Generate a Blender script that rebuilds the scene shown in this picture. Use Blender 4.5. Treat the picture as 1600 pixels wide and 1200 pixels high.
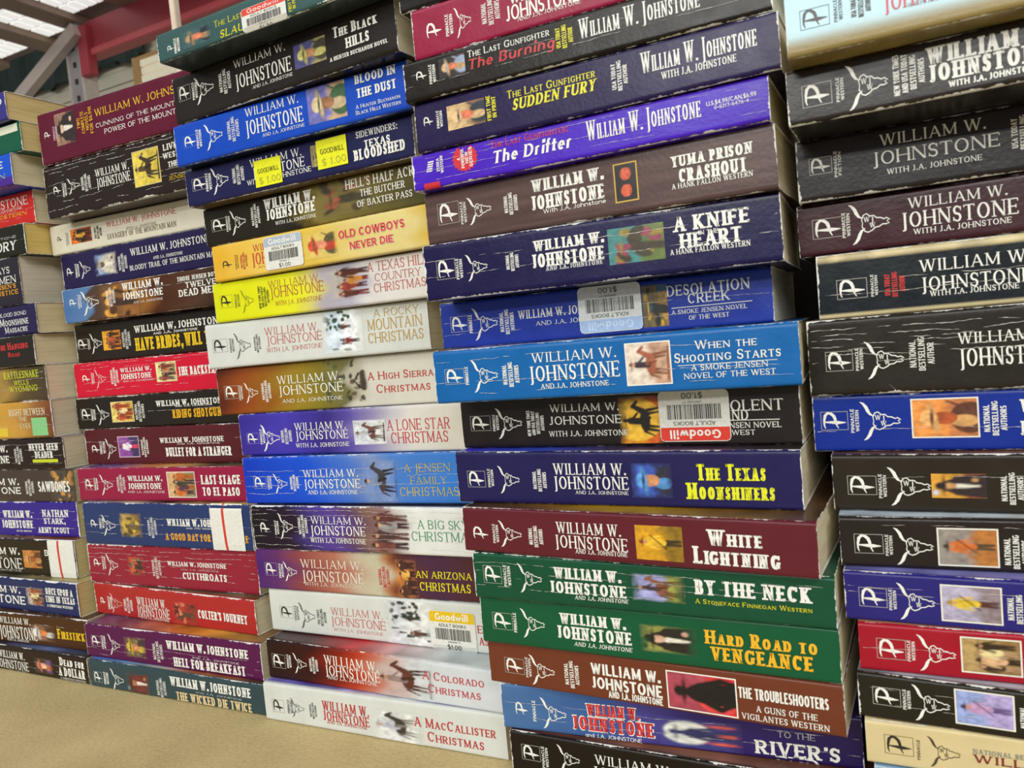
import bpy, math, random
import numpy as np
from mathutils import Matrix, Vector

sc = bpy.context.scene
for o in list(bpy.data.objects):
    bpy.data.objects.remove(o)
COL = sc.collection

# ------------------------------------------------------------------ camera
CAM_POS = [0.5635, -0.3066, 0.2285]
CAM_ROT = [[0.89311, 0.05431, 0.44656], [0.44029, 0.09798, -0.89249], [-0.09222, 0.99371, 0.0636]]
CAM_F = 1205.98

cam_d = bpy.data.cameras.new('camera')
cam_d.sensor_width = 36.0
cam_d.lens = 36.0 * CAM_F / 1600.0
cam_d.clip_start = 0.01
cam_d.clip_end = 60
cam_d.dof.use_dof = True
cam_d.dof.focus_distance = 0.46
cam_d.dof.aperture_fstop = 22.0
cam_o = bpy.data.objects.new('camera', cam_d)
M = Matrix([CAM_ROT[0] + [CAM_POS[0]], CAM_ROT[1] + [CAM_POS[1]], CAM_ROT[2] + [CAM_POS[2]], [0, 0, 0, 1]])
cam_o.matrix_world = M
COL.objects.link(cam_o)
sc.camera = cam_o

# ------------------------------------------------------------------ light
world = bpy.data.worlds.new('store_world')
sc.world = world
world.use_nodes = True
bg = world.node_tree.nodes['Background']
bg.inputs[0].default_value = (0.94, 0.96, 0.94, 1)
bg.inputs[1].default_value = 0.42

def area(name, loc, target, sx, sy, power, col=(.985, 1, .965)):
    d = bpy.data.lights.new(name, 'AREA')
    d.shape = 'RECTANGLE'; d.size = sx; d.size_y = sy; d.energy = power; d.color = col
    o = bpy.data.objects.new(name, d)
    o.location = loc
    o.rotation_euler = (Vector(target) - Vector(loc)).to_track_quat('-Z', 'Y').to_euler()
    COL.objects.link(o)
area('ceiling_tube_light', (2.0, -1.6, 1.9), (0.4, 0, 0.2), 1.8, 0.7, 42)
area('ceiling_tube_light', (-0.7, -1.9, 2.1), (0.1, 0, 0.2), 1.8, 0.7, 22)
area('ceiling_tube_light', (0.0, 1.2, 2.4), (0.1, 0.1, 0.3), 1.8, 0.4, 14)

area('far_fill_light', (0.9, -6.0, 3.1), (0.3, 0, 0.3), 5.0, 0.5, 165)  # unseen far row, added for glare on the top spines and frontal light
area('far_fill_light', (0.6, -10.0, 3.3), (0.3, 0, 0.3), 7.0, 0.6, 420)  # second unseen row, added to brighten recessed spines from the front
sc.view_settings.view_transform = 'Standard'
sc.view_settings.look = 'None'
sc.view_settings.gamma = 1.0
sc.view_settings.use_curve_mapping = False
sc.view_settings.exposure = -0.27

BOOKS = [
 (4, [0.3637, 0.0209, 0.0001, 0.3877, 0.3641, 0.3876, 0.364], '8e2440', 'crimson paperback at the top of the middle right stack, cut off by the photo edge', None, None, '30282a', 'c9bb98', 0.8, [], None, [
  ('P', 0, 'e6e4dc', None, 7.1, 16.9, 0.335, 0.655),
  ('V', 'sc', 'e6e4dc', ['PINNACLE', 'WESTERN'], 18.3, 23.0, 0.293, 0.717),
  ('S', None, 'e6e4dc', None, 23.7, 32.4, 0.2, 0.789),
  ('V', 'sc', 'e6e4dc', ['NATIONAL', 'BESTSELLING', 'AUTHORS'], 37.7, 48.0, 0.269, 0.761),
  ('T', 'sn', 'e6e4dc', 'WILLIAM W.', 52.7, 84.6, 0.531, 0.756),
  ('T', 'sn', 'e6e4dc', 'JOHNSTONE', 50.1, 85.7, 0.234, 0.515),
  ('T', 'rg', 'e6e4dc', 'AND J.A. JOHNSTONE', 55.7, 86.2, 0.181, 0.262),
 ]),
 (4, [0.3572, 0.0195, 0.0001, 0.3639, 0.3449, 0.3638, 0.3445], '26221f', 'black paperback with red script title and yellow tagline under the crimson book', None, None, '201c1a', 'c9bb98', 0.8, [0.35, 0.62], None, [
  ('P', 0, 'e6e4dc', None, 6.5, 13.6, 0.468, 0.709),
  ('V', 'sc', 'e6e4dc', ['PINNACLE', 'WESTERN'], 14.2, 18.4, 0.319, 0.797),
  ('I', 0, ['1c1a18', '3a2a20', 'c8a070', 'b86a48', '8a98b0'], 'hat', 19.9, 34.2, 0.374, 0.86),
  ('T', 'rg', 'e6e4dc', 'The Last Gunfighter', 35.9, 77.5, 0.7, 0.863),
  ('T', 'bi_lc', 'c02a30', 'The Burning', 35.4, 79.4, 0.41, 0.654),
  ('V', 'sc', 'd8d020', ['USA TODAY', 'BESTSELLING', 'AUTHOR'], 80.1, 88.9, 0.324, 0.843),
  ('T', 'tr', 'e6e4dc', 'William W. Johnstone', 91.3, 143.3, 0.43, 0.86),
 ]),
 (4, [0.3588, 0.0231, -0.0177, 0.3447, 0.3213, 0.3443, 0.322], '2b2447', 'dark indigo paperback titled Sudden Fury in yellow italics', None, None, '241e38', 'c9bb98', 0.7, [], None, [
  ('P', 0, 'e6e4dc', None, 4.5, 11.0, 0.499, 0.698),
  ('V', 'sc', 'e6e4dc', ['PINNACLE', 'WESTERN'], 12.4, 16.3, 0.406, 0.763),
  ('I', 0, ['c8a878', '7a5a40', 'e0b888', 'c86a48', '26303a'], 'hat', 18.6, 39.2, 0.302, 0.794),
  ('V', 'sc', 'dcd220', ['FIRST TIME', 'IN PRINT'], 40.1, 45.8, 0.311, 0.802),
  ('T', 'rg', 'dcd220', 'The Last Gunfighter', 51.4, 94.7, 0.644, 0.796),
  ('T', 'bi', 'dcd220', 'SUDDEN FURY', 53.5, 94.3, 0.396, 0.61),
  ('V', 'sc', 'e6e4dc', ['USA TODAY', 'BESTSELLING', 'AUTHOR'], 101.8, 109.6, 0.277, 0.832),
  ('T', 'tr', 'e6e4dc', 'William W. Johnstone', 115.3, 162.5, 0.482, 0.858),
  ('T', 'rg', 'e6e4dc', 'WITH J.A. JOHNSTONE', 123.6, 154.3, 0.294, 0.426),
 ]),
 (4, [0.3532, 0.0254, -0.0156, 0.3211, 0.3037, 0.3217, 0.3039], '4a28b4', 'violet paperback with a red starburst badge and white italic title', None, None, None, 'c6b888', 1.0, [0.22, 0.5, 0.72, 0.86], None, [
  ('Z', None, 'e6e4dc', None, 7.6, 12.7, 0.471, 0.778),
  ('V', 'sc', 'e6e4dc', ['ZEBRA', 'WESTERN'], 14.1, 18.5, 0.371, 0.844),
  ('B', None, 'c82030', ['A', 'POWERFUL', 'NEW', 'SERIES'], 23.1, 37.8, 0.262, 1.016),
  ('T', 'rg', 'c82838', 'The Last Gunfighter:', 44.9, 84.6, 0.73, 0.91),
  ('T', 'bi_lc', 'e6e4dc', 'The Drifter', 45.2, 85.4, 0.318, 0.642),
  ('T', 'tr', 'e6e4dc', 'William W. Johnstone', 93.2, 143.8, 0.386, 0.868),
  ('T', 'sn', 'e6e4dc', 'U.S.$4.99/CAN.$6.99', 146.2, 166.1, 0.589, 0.689),
  ('T', 'sn', 'e6e4dc', '0-8217-6476-4', 149.3, 163.1, 0.484, 0.566),
  ('R', None, 'c02030', None, 6.0, 15.2, -0.025, 0.167),
 ]),
 (4, [0.354, 0.0328, -0.0334, 0.3035, 0.2771, 0.3036, 0.2772], '5c4846', 'wood grain brown paperback titled Yuma Prison Crashout', None, None, '3a2c28', 'c9bb98', 0.5, [], 'wood', [
  ('P', 1, 'e6e4dc', None, 7.1, 19.7, 0.356, 0.757),
  ('V', 'sc', 'e6e4dc', ['PINNACLE', 'WESTERN'], 20.3, 24.2, 0.305, 0.723),
  ('S', None, 'e6e4dc', None, 24.6, 38.1, 0.258, 0.768),
  ('V', 'sc', 'e6e4dc', ['NATIONAL', 'BESTSELLING', 'AUTHORS'], 45.0, 53.1, 0.323, 0.718),
  ('T', 'sl', 'e6e4dc', 'WILLIAM W.', 60.6, 96.0, 0.638, 0.853),
  ('T', 'sl', 'e6e4dc', 'JOHNSTONE', 59.8, 96.5, 0.323, 0.573),
  ('T', 'sn_lc', 'e6e4dc', 'With J.A. Johnstone', 65.6, 96.9, 0.239, 0.316),
  ('I', 'c8a43c', ['241a14', '3a2a1c', 'b85030', 'a84028', 'c8a030'], 'fists', 102.0, 111.8, 0.22, 0.823),
  ('T', 'sl', 'e6e4dc', 'YUMA PRISON', 127.8, 161.8, 0.609, 0.786),
  ('T', 'sl', 'e6e4dc', 'CRASHOUT', 130.6, 159.1, 0.352, 0.567),
  ('T', 'rg', 'e6e4dc', 'A HANK FALLON WESTERN', 127.3, 161.3, 0.26, 0.347),
 ]),
 (4, [0.3535, 0.0269, 0.0335, 0.2768, 0.2489, 0.277, 0.2485], '231d44', 'dark navy paperback titled A Knife in the Heart', None, None, '1c1838', 'c9bb98', 0.9, [0.42, 0.7], None, [
  ('P', 1, 'e6e4dc', None, 7.0, 17.6, 0.36, 0.709),
  ('V', 'sc', 'e6e4dc', ['PINNACLE', 'WESTERN'], 17.8, 22.1, 0.33, 0.696),
  ('S', None, 'e6e4dc', None, 23.7, 35.3, 0.271, 0.734),
  ('V', 'sc', 'e6e4dc', ['NATIONAL', 'BESTSELLING', 'AUTHORS'], 45.1, 52.5, 0.355, 0.668),
  ('T', 'sl', 'e6e4dc', 'WILLIAM W.', 60.1, 94.1, 0.624, 0.8),
  ('T', 'sl', 'e6e4dc', 'JOHNSTONE', 58.8, 94.3, 0.352, 0.578),
  ('T', 'sl', 'b8b8b8', 'AND J.A. JOHNSTONE', 65.4, 93.4, 0.282, 0.364),
  ('I', 0, ['3a7a78', '5a6a30', '8a7828', '8a3850', '3a3018'], 'scene', 96.5, 122.1, 0.243, 0.81),
  ('T', 'sl', 'e6e4dc', 'A KNIFE', 126.3, 158.4, 0.621, 0.846),
  ('T', 'rg', 'e6e4dc', 'IN THE', 136.9, 145.3, 0.531, 0.598),
  ('T', 'sl', 'e6e4dc', 'HEART', 128.7, 154.9, 0.363, 0.584),
  ('T', 'rg', 'e6e4dc', 'A HANK FALLON WESTERN', 124.2, 158.1, 0.279, 0.363),
 ]),
 (4, [0.3451, 0.0519, 0.0137, 0.2486, 0.2238, 0.2483, 0.2234], '2b3c94', 'royal blue paperback titled Desolation Creek with a pale blue price sticker', None, None, '20285a', 'd2cab8', 0.4, [0.3, 0.55], None, [
  ('P', 1, 'e6e4dc', None, 5.7, 16.4, 0.35, 0.685),
  ('V', 'sc', 'e6e4dc', ['PINNACLE'], 16.7, 19.4, 0.303, 0.692),
  ('S', None, 'e6e4dc', None, 19.2, 34.0, 0.137, 0.818),
  ('V', 'sc', 'e6e4dc', ['NATIONAL', 'BESTSELLING', 'AUTHORS'], 35.0, 44.0, 0.212, 0.727),
  ('T', 'rg', 'e6e4dc', 'WILLIAM W. JOHNSTONE', 46.0, 99.6, 0.493, 0.666),
  ('T', 'rg', 'e6e4dc', 'AND J.A. JOHNSTONE', 55.4, 97.9, 0.327, 0.417),
  ('I', 0, ['6a5a38', '8a6a30', 'c89838', '3a5a70', '2a2a20'], 'scene', 111.5, 123.7, 0.096, 0.889),
  ('T', 'rg', 'e6e4dc', 'DESOLATION', 123.6, 161.5, 0.639, 0.839),
  ('T', 'rg', 'e6e4dc', 'CREEK', 133.2, 152.4, 0.474, 0.654),
  ('R', None, 'e6e4dc', None, 125.3, 162.0, 0.407, 0.421),
  ('T', 'rg', 'e6e4dc', 'A SMOKE JENSEN NOVEL', 125.2, 159.7, 0.29, 0.374),
  ('T', 'rg', 'e6e4dc', 'OF THE WEST', 133.1, 151.6, 0.168, 0.251),
  ('K', 'down', 'a8c0e0', None, 79.2, 111.2, 0.078, 0.98),
 ]),
 (4, [0.3577, 0.0201, 0.048, 0.2235, 0.1974, 0.2232, 0.1969], '175f9f', 'bright blue paperback titled When the Shooting Starts with a framed picture', None, ['b0a0d8', '7090b0', '1a68ae'], None, 'c9bb98', 0.4, [0.18, 0.38, 0.8], None, [
  ('P', 1, 'e6e4dc', None, 5.7, 16.5, 0.359, 0.65),
  ('V', 'sc', 'e6e4dc', ['PINNACLE'], 16.8, 19.2, 0.336, 0.674),
  ('S', None, 'e6e4dc', None, 20.5, 34.6, 0.179, 0.789),
  ('V', 'sc', 'e6e4dc', ['NATIONAL', 'BESTSELLING', 'AUTHORS'], 36.8, 46.2, 0.247, 0.701),
  ('T', 'tr', 'e6e4dc', 'WILLIAM W.', 52.6, 93.6, 0.653, 0.83),
  ('T', 'tr', 'e6e4dc', 'JOHNSTONE', 50.4, 94.7, 0.317, 0.59),
  ('T', 'rg', 'e6e4dc', 'AND J.A. JOHNSTONE', 56.1, 89.2, 0.174, 0.267),
  ('I', 'e0dcd4', ['d8c8b8', 'b89078', 'a05840', '8a5030', '3a2a38'], 'rider', 98.2, 117.5, 0.161, 0.845),
  ('T', 'rg', 'e6e4dc', 'When the', 128.7, 154.4, 0.68, 0.822),
  ('T', 'rg', 'e6e4dc', 'Shooting Starts', 119.5, 163.6, 0.479, 0.635),
  ('R', None, 'e6e4dc', None, 120.8, 161.9, 0.425, 0.434),
  ('T', 'rg', 'e6e4dc', 'A SMOKE JENSEN', 126.4, 158.2, 0.333, 0.428),
  ('T', 'rg', 'e6e4dc', 'NOVEL OF THE WEST', 123.1, 161.1, 0.201, 0.295),
 ]),
 (4, [0.3543, 0.0479, -0.0135, 0.1971, 0.1702, 0.1967, 0.1694], '2b2625', 'black paperback with an orange sunset silhouette and a red banded price sticker', None, None, None, 'c9bb98', 0.4, [], None, [
  ('P', 1, 'e6e4dc', None, 5.3, 17.4, 0.346, 0.642),
  ('V', 'sc', 'e6e4dc', ['PINNACLE', 'WESTERN'], 18.5, 22.7, 0.335, 0.655),
  ('S', None, 'e6e4dc', None, 20.7, 35.9, 0.178, 0.778),
  ('V', 'sc', 'e6e4dc', ['NEW YORK TIMES', 'AND USA TODAY', 'BESTSELLING', 'AUTHORS'], 38.5, 48.8, 0.225, 0.708),
  ('T', 'rg', 'e6e4dc', 'WILLIAM W.', 52.0, 88.5, 0.659, 0.803),
  ('T', 'rg', 'e6e4dc', 'JOHNSTONE', 51.1, 89.5, 0.427, 0.58),
  ('T', 'rg', 'e6e4dc', 'WITH J.A. JOHNSTONE', 50.5, 92.3, 0.207, 0.31),
  ('I', 'soft', ['d88a20', 'c85a18', '1a1412', '1a1412', 'e8b438'], 'silhouette', 88.1, 111.4, 0.058, 0.893),
  ('T', 'rg', 'e6e4dc', 'VIOLENT', 133.7, 164.0, 0.572, 0.756),
  ('T', 'rg', 'e6e4dc', 'LAND', 134.5, 149.0, 0.421, 0.592),
  ('R', None, 'e6e4dc', None, 125.2, 162.1, 0.413, 0.426),
  ('T', 'rg', 'e6e4dc', 'A SMOKE JENSEN NOVEL', 119.3, 162.7, 0.291, 0.385),
  ('T', 'rg', 'e6e4dc', 'OF THE WEST', 126.0, 151.4, 0.175, 0.26),
  ('K', 'down', 'd83828', None, 108.2, 140.9, 0.079, 0.947),
 ]),
 (4, [0.3544, 0.0377, -0.0234, 0.17, 0.1433, 0.1691, 0.1429], '2a2750', 'dark indigo paperback titled The Texas Moonshiners in lemon yellow', None, ['3a30b0', '3048b8', '4a3a5a', '3a2a3a', '2a2420'], None, 'c9bb98', 0.4, [], None, [
  ('P', 1, 'e6e4dc', None, 6.1, 16.8, 0.311, 0.632),
  ('V', 'sc', 'e6e4dc', ['PINNACLE', 'WESTERN'], 18.1, 22.1, 0.317, 0.673),
  ('S', None, 'e6e4dc', None, 24.5, 36.6, 0.199, 0.732),
  ('V', 'sc', 'e6e4dc', ['NATIONAL', 'BESTSELLING', 'AUTHORS'], 43.9, 52.1, 0.25, 0.676),
  ('T', 'tr', 'e6e4dc', 'WILLIAM W.', 55.7, 92.9, 0.571, 0.78),
  ('T', 'tr', 'e6e4dc', 'JOHNSTONE', 55.1, 93.9, 0.304, 0.538),
  ('T', 'rg', 'e6e4dc', 'AND J.A. JOHNSTONE', 66.6, 93.5, 0.213, 0.278),
  ('I', 'soft', ['3858b0', '2a3070', '5898d8', 'b88058', '2a2a38'], 'hat', 95.4, 115.0, 0.165, 0.79),
  ('T', 'sl', 'e2e224', 'The Texas', 126.4, 156.3, 0.49, 0.773),
  ('T', 'sl', 'e2e224', 'Moonshiners', 121.1, 159.6, 0.164, 0.449),
 ]),
 (4, [0.3607, 0.0283, -0.067, 0.1431, 0.1204, 0.1427, 0.119], '5e2830', 'maroon paperback titled White Lightning', None, ['2a2018', '6a4818', 'a8841c', '6a4a18', '4a3424'], None, 'c9bb98', 0.4, [], None, [
  ('P', 0, 'e6e4dc', None, 4.9, 15.5, 0.284, 0.586),
  ('V', 'sc', 'e6e4dc', ['PINNACLE', 'WESTERN'], 17.3, 21.3, 0.233, 0.658),
  ('S', None, 'e6e4dc', None, 21.2, 34.2, 0.161, 0.744),
  ('V', 'sc', 'e6e4dc', ['NATIONAL', 'BESTSELLING', 'AUTHORS'], 37.9, 46.5, 0.21, 0.67),
  ('T', 'tr', 'e6e4dc', 'WILLIAM W.', 53.6, 86.3, 0.545, 0.782),
  ('T', 'tr', 'e6e4dc', 'JOHNSTONE', 52.0, 89.4, 0.242, 0.506),
  ('T', 'rg', 'e6e4dc', 'AND J.A. JOHNSTONE', 62.8, 89.0, 0.144, 0.238),
  ('I', 0, ['c8901c', '8a6a1c', 'e0b030', 'b04830', '3a2c18'], 'stand', 93.4, 115.3, 0.124, 0.8),
  ('T', 'sl', 'e6e4dc', 'White', 126.3, 149.4, 0.487, 0.789),
  ('T', 'sl', 'e6e4dc', 'Lightning', 119.6, 156.2, 0.13, 0.461),
 ]),
 (4, [0.3653, 0.0266, -0.0279, 0.1201, 0.0967, 0.1187, 0.0967], '1e4c38', 'dark green paperback titled By the Neck', None, None, None, 'c9bb98', 0.6, [0.3, 0.5, 0.62, 0.8], None, [
  ('P', 1, 'e6e4dc', None, 5.6, 16.1, 0.355, 0.743),
  ('V', 'sc', 'e6e4dc', ['PINNACLE', 'WESTERN'], 17.1, 21.7, 0.31, 0.781),
  ('S', None, 'e6e4dc', None, 25.4, 38.5, 0.207, 0.838),
  ('T', 'sl', 'e6e4dc', 'WILLIAM W.', 45.2, 78.6, 0.579, 0.819),
  ('T', 'sl', 'e6e4dc', 'JOHNSTONE', 42.5, 81.4, 0.267, 0.519),
  ('T', 'it', 'e6e4dc', 'AND J.A. JOHNSTONE', 55.1, 81.9, 0.163, 0.248),
  ('I', 'soft', ['9898c8', '8a8a40', '7a4a38', '6a3a28', '3a2c30'], 'rider', 84.3, 109.1, 0.253, 0.82),
  ('T', 'sl', 'e6e4dc', 'BY THE NECK', 113.5, 161.9, 0.478, 0.778),
  ('T', 'rg', 'dcd024', 'A Stoneface Finnegan Western', 113.2, 161.8, 0.298, 0.393),
 ]),
 (4, [0.3655, 0.0294, -0.0324, 0.0965, 0.0723, 0.0965, 0.0728], '1e5439', 'green paperback titled Hard Road to Vengeance in amber letters', None, None, None, 'c9bb98', 0.35, [], None, [
  ('P', 1, 'e6e4dc', None, 6.6, 18.2, 0.325, 0.684),
  ('V', 'sc', 'e6e4dc', ['PINNACLE'], 18.6, 21.0, 0.294, 0.713),
  ('S', None, 'e6e4dc', None, 23.1, 36.3, 0.206, 0.821),
  ('T', 'sl', 'e6e4dc', 'WILLIAM W.', 44.8, 77.9, 0.588, 0.812),
  ('T', 'sl', 'e6e4dc', 'JOHNSTONE', 42.8, 81.0, 0.284, 0.546),
  ('T', 'it', 'e6e4dc', 'AND J.A. JOHNSTONE', 51.3, 80.8, 0.153, 0.241),
  ('I', 'soft', ['8a8a48', '6a6a38', '201c18', 'c8a088', '3a3420'], 'man', 85.0, 111.9, 0.208, 0.755),
  ('T', 'sl', 'e8ae24', 'Hard Road to', 115.5, 162.4, 0.498, 0.761),
  ('T', 'sl', 'e8ae24', 'VENGEANCE', 117.7, 160.2, 0.185, 0.453),
 ]),
 (4, [0.3659, 0.0327, -0.049, 0.0721, 0.0497, 0.0726, 0.0498], '6c3b2c', 'rust brown paperback titled The Troubleshooters with a cowboy silhouette on red', None, None, None, 'c9bb98', 0.3, [], None, [
  ('P', 1, 'e6e4dc', None, 9.1, 20.5, 0.287, 0.644),
  ('V', 'sc', 'e6e4dc', ['PINNACLE', 'WESTERN'], 21.2, 24.8, 0.243, 0.712),
  ('S', None, 'e6e4dc', None, 23.7, 37.7, 0.095, 0.785),
  ('V', 'sc', 'e6e4dc', ['NATIONAL', 'BESTSELLING', 'AUTHORS'], 43.0, 51.5, 0.153, 0.768),
  ('T', 'ss', 'e6e4dc', 'WILLIAM W.', 57.6, 92.0, 0.547, 0.792),
  ('T', 'ss', 'e6e4dc', 'JOHNSTONE', 57.5, 92.9, 0.238, 0.495),
  ('T', 'ss', 'e6e4dc', 'AND J.A. JOHNSTONE', 65.8, 92.8, 0.075, 0.224),
  ('I', 'e6e4dc', ['a04050', 'c82830', '141012', '141012', 'd84038'], 'cowboy', 95.8, 126.5, 0.086, 0.826),
  ('T', 'ss', 'e6e4dc', 'THE TROUBLESHOOTERS', 127.9, 164.9, 0.495, 0.716),
  ('T', 'rg', 'e6e4dc', 'A GUNS OF THE', 135.0, 160.2, 0.258, 0.383),
  ('T', 'rg', 'e6e4dc', 'VIGILANTES WESTERN', 128.6, 164.7, 0.082, 0.203),
 ]),
 (4, [0.3709, 0.0326, 0.066, 0.0495, 0.0256, 0.0496, 0.0258], '3a4a80', "blue to purple paperback titled To the River's End", [(0, '4a6c98'), (0.3, '3c5a90'), (0.45, '4a4488'), (0.6, '382c66'), (1, '2f2450')], ['3a2a60', '4a3a78', '2c2048'], None, 'c9bb98', 0.5, [0.3, 0.6], None, [
  ('P', 0, 'e6e4dc', None, 6.8, 14.7, 0.322, 0.63),
  ('V', 'sc', 'e6e4dc', ['PINNACLE'], 16.8, 19.1, 0.229, 0.69),
  ('S', None, 'e6e4dc', None, 21.4, 35.1, 0.101, 0.775),
  ('T', 'sl', 'e6e4dc', 'WILLIAM W.', 45.6, 72.2, 0.482, 0.756),
  ('T', 'sl', 'c83030', 'WILLIAM W.', 46.0, 71.7, 0.5, 0.737),
  ('T', 'sl', 'e6e4dc', 'JOHNSTONE', 37.7, 79.7, 0.149, 0.476),
  ('T', 'sl', 'c83030', 'JOHNSTONE', 38.2, 79.1, 0.168, 0.456),
  ('T', 'sn_lc', 'e6e4dc', 'and J.A. JOHNSTONE', 44.3, 72.9, 0.027, 0.114),
  ('I', 'soft', ['3a4a90', '3a2a60', 'd8d8d0', 'd85838', '2a2c58'], 'moon', 81.9, 120.3, 0.057, 0.65),
  ('T', 'rg', 'a8a8a8', 'TO THE', 135.7, 151.7, 0.474, 0.591),
  ('T', 'sl', 'e6e4dc', "RIVER'S", 125.6, 161.6, 0.106, 0.375),
  ('T', 'sl', 'e6e4dc', 'END', 134.4, 152.7, -0.101, 0.107),
 ]),
 (4, [0.3744, 0.0314, -0.0, 0.0254, 0.0002, 0.0255, 0.0002], '262220', 'black paperback at the foot of the middle right stack, cut by the photo edge', None, ['5a2a2a', '8a5a48', '3a2420'], None, 'c9bb98', 0.5, [], None, [
  ('P', 1, 'e6e4dc', None, 6.1, 16.6, 0.433, 0.754),
  ('V', 'sc', 'e6e4dc', ['PINNACLE', 'WESTERN'], 17.2, 21.3, 0.324, 0.773),
  ('S', None, 'e6e4dc', None, 26.2, 38.2, 0.328, 0.867),
  ('T', 'tr', 'e6e4dc', 'WILLIAM W.', 46.3, 84.6, 0.602, 0.79),
  ('T', 'tr', 'e6e4dc', 'JOHNSTONE', 44.4, 89.9, 0.306, 0.552),
 ]),
 (4, [0.3575, 0.0215, 0.004, 0.4112, 0.388, 0.4112, 0.388], '24201f', 'black paperback lying above the crimson book, mostly cut off by the top photo edge', None, None, '2c2725', 'c9bb98', 0.5, [], None, [
 ]),
 (5, [0.5338, 0.0034, -0.0, 0.3423, 0.3198, 0.3421, 0.3194], 'b8d6e0', 'pale sky blue paperback with tan back cover, top of the right hand stack', None, None, ['8a7848', '7a6c44', '6a5c3c'], 'c9bb98', 0.3, [], 'tanbottom', [
  ('P', '4a6a78', '2a2622', None, 5.0, 15.0, 0.398, 0.709),
  ('V', 'sc', '38505c', ['PINNACLE', 'WESTERN'], 16.3, 19.6, 0.405, 0.751),
  ('V', 'sc', '2a2622', ['USA TODAY', 'BESTSELLING', 'AUTHOR'], 21.9, 28.9, 0.39, 0.734),
  ('T', 'tr', 'c82838', 'WILLIAM W.', 33.6, 60.4, 0.622, 0.812),
  ('T', 'tr', 'c82838', 'JOHNSTONE', 32.3, 62.4, 0.377, 0.61),
  ('T', 'rg', '6a7a80', 'WITH J.A. JOHNSTONE', 39.7, 61.9, 0.365, 0.424),
 ]),
 (5, [0.5311, 0.0181, -0.0202, 0.3196, 0.2986, 0.3192, 0.2986], '302b29', 'black paperback with a longhorn emblem, just below the pale blue book', None, None, '262220', 'c9bb98', 0.9, [], None, [
  ('P', 1, 'e6e4dc', None, 5.5, 16.1, 0.281, 0.68),
  ('V', 'sc', 'e6e4dc', ['PINNACLE', 'WESTERN'], 17.5, 20.6, 0.272, 0.7),
  ('S', None, 'e6e4dc', None, 21.1, 35.1, 0.076, 0.869),
  ('V', 'sc', 'e6e4dc', ['NEW YORK TIMES', 'AND USA TODAY', 'BESTSELLING', 'AUTHORS'], 36.8, 47.6, 0.17, 0.862),
  ('T', 'sl', 'e6e4dc', 'WILLIAM W.', 47.8, 85.7, 0.578, 0.866),
  ('T', 'sl', 'e6e4dc', 'JOHNSTONE', 48.3, 84.1, 0.276, 0.564),
  ('T', 'ss', 'e6e4dc', 'WITH J.A. JOHNSTONE', 54.3, 81.2, 0.136, 0.242),
 ]),
 (5, [0.5301, 0.0479, 0.0387, 0.2984, 0.2726, 0.2984, 0.2731], '2c2727', 'black paperback with no emblem and white serif lettering in the right hand stack', None, None, '1e1a1a', 'c9bb98', 0.9, [], None, [
  ('P', 1, 'e6e4dc', None, 4.9, 13.8, 0.422, 0.69),
  ('V', 'sc', 'e6e4dc', ['PINNACLE', 'FICTION'], 14.5, 17.7, 0.334, 0.746),
  ('T', 'tr', 'e6e4dc', 'WILLIAM W.', 32.2, 69.2, 0.705, 0.878),
  ('T', 'tr', 'e6e4dc', 'JOHNSTONE', 28.6, 73.6, 0.417, 0.621),
  ('T', 'rg', 'e6e4dc', 'WITH J.A. JOHNSTONE', 34.1, 67.5, 0.249, 0.336),
  ('V', 'sc', 'e6e4dc', ['USA TODAY', 'BESTSELLING', 'AUTHOR'], 77.3, 85.6, 0.312, 0.815),
 ]),
 (5, [0.5282, 0.0556, -0.012, 0.2723, 0.25, 0.2728, 0.2496], '3e2227', 'dark maroon paperback in the right hand stack', None, None, '2a1a1c', 'c9bb98', 0.6, [], None, [
  ('P', 1, 'e6e4dc', None, 5.9, 18.1, 0.325, 0.7),
  ('V', 'sc', 'e6e4dc', ['PINNACLE', 'WESTERN'], 17.6, 21.2, 0.285, 0.758),
  ('S', None, 'e6e4dc', None, 20.6, 36.0, 0.132, 0.885),
  ('T', 'tr', 'e6e4dc', 'WILLIAM W.', 43.0, 77.5, 0.664, 0.851),
  ('T', 'tr', 'e6e4dc', 'JOHNSTONE', 39.8, 80.9, 0.323, 0.597),
  ('T', 'rg', 'e6e4dc', 'WITH J.A. JOHNSTONE', 44.4, 78.5, 0.186, 0.287),
 ]),
 (5, [0.5349, 0.0518, 0.0093, 0.2497, 0.2224, 0.2493, 0.2227], '1b2327', 'blue black paperback with a red three line tagline and tan upper edge', None, None, None, 'cdbf98', 0.5, [0.35, 0.55], 'tanedges', [
  ('P', 1, 'e6e4dc', None, 7.5, 19.3, 0.292, 0.597),
  ('V', 'sc', 'e6e4dc', ['PINNACLE', 'WESTERN'], 20.6, 23.6, 0.292, 0.629),
  ('V', 'sc', 'c82420', ['USA TODAY', 'BESTSELLING', 'AUTHOR'], 25.7, 34.0, 0.26, 0.636),
  ('T', 'tr', 'e6e4dc', 'WILLIAM W.', 39.0, 77.0, 0.588, 0.766),
  ('T', 'tr', 'e6e4dc', 'JOHNSTONE', 38.9, 77.3, 0.3, 0.503),
  ('T', 'rg', 'e6e4dc', 'WITH J.A. JOHNSTONE', 42.2, 72.9, 0.214, 0.298),
 ]),
 (5, [0.5294, 0.0505, -0.0042, 0.2222, 0.1896, 0.2225, 0.189], '2c2824', 'thick black paperback with many white spine creases in the right hand stack', None, ['8a7048', 'a08458', '6a5038'], None, 'c9bb98', 0.6, [0.42, 0.52, 0.6, 0.66, 0.72, 0.78, 0.85], None, [
  ('P', 1, 'e6e4dc', None, 6.8, 17.6, 0.321, 0.581),
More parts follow.
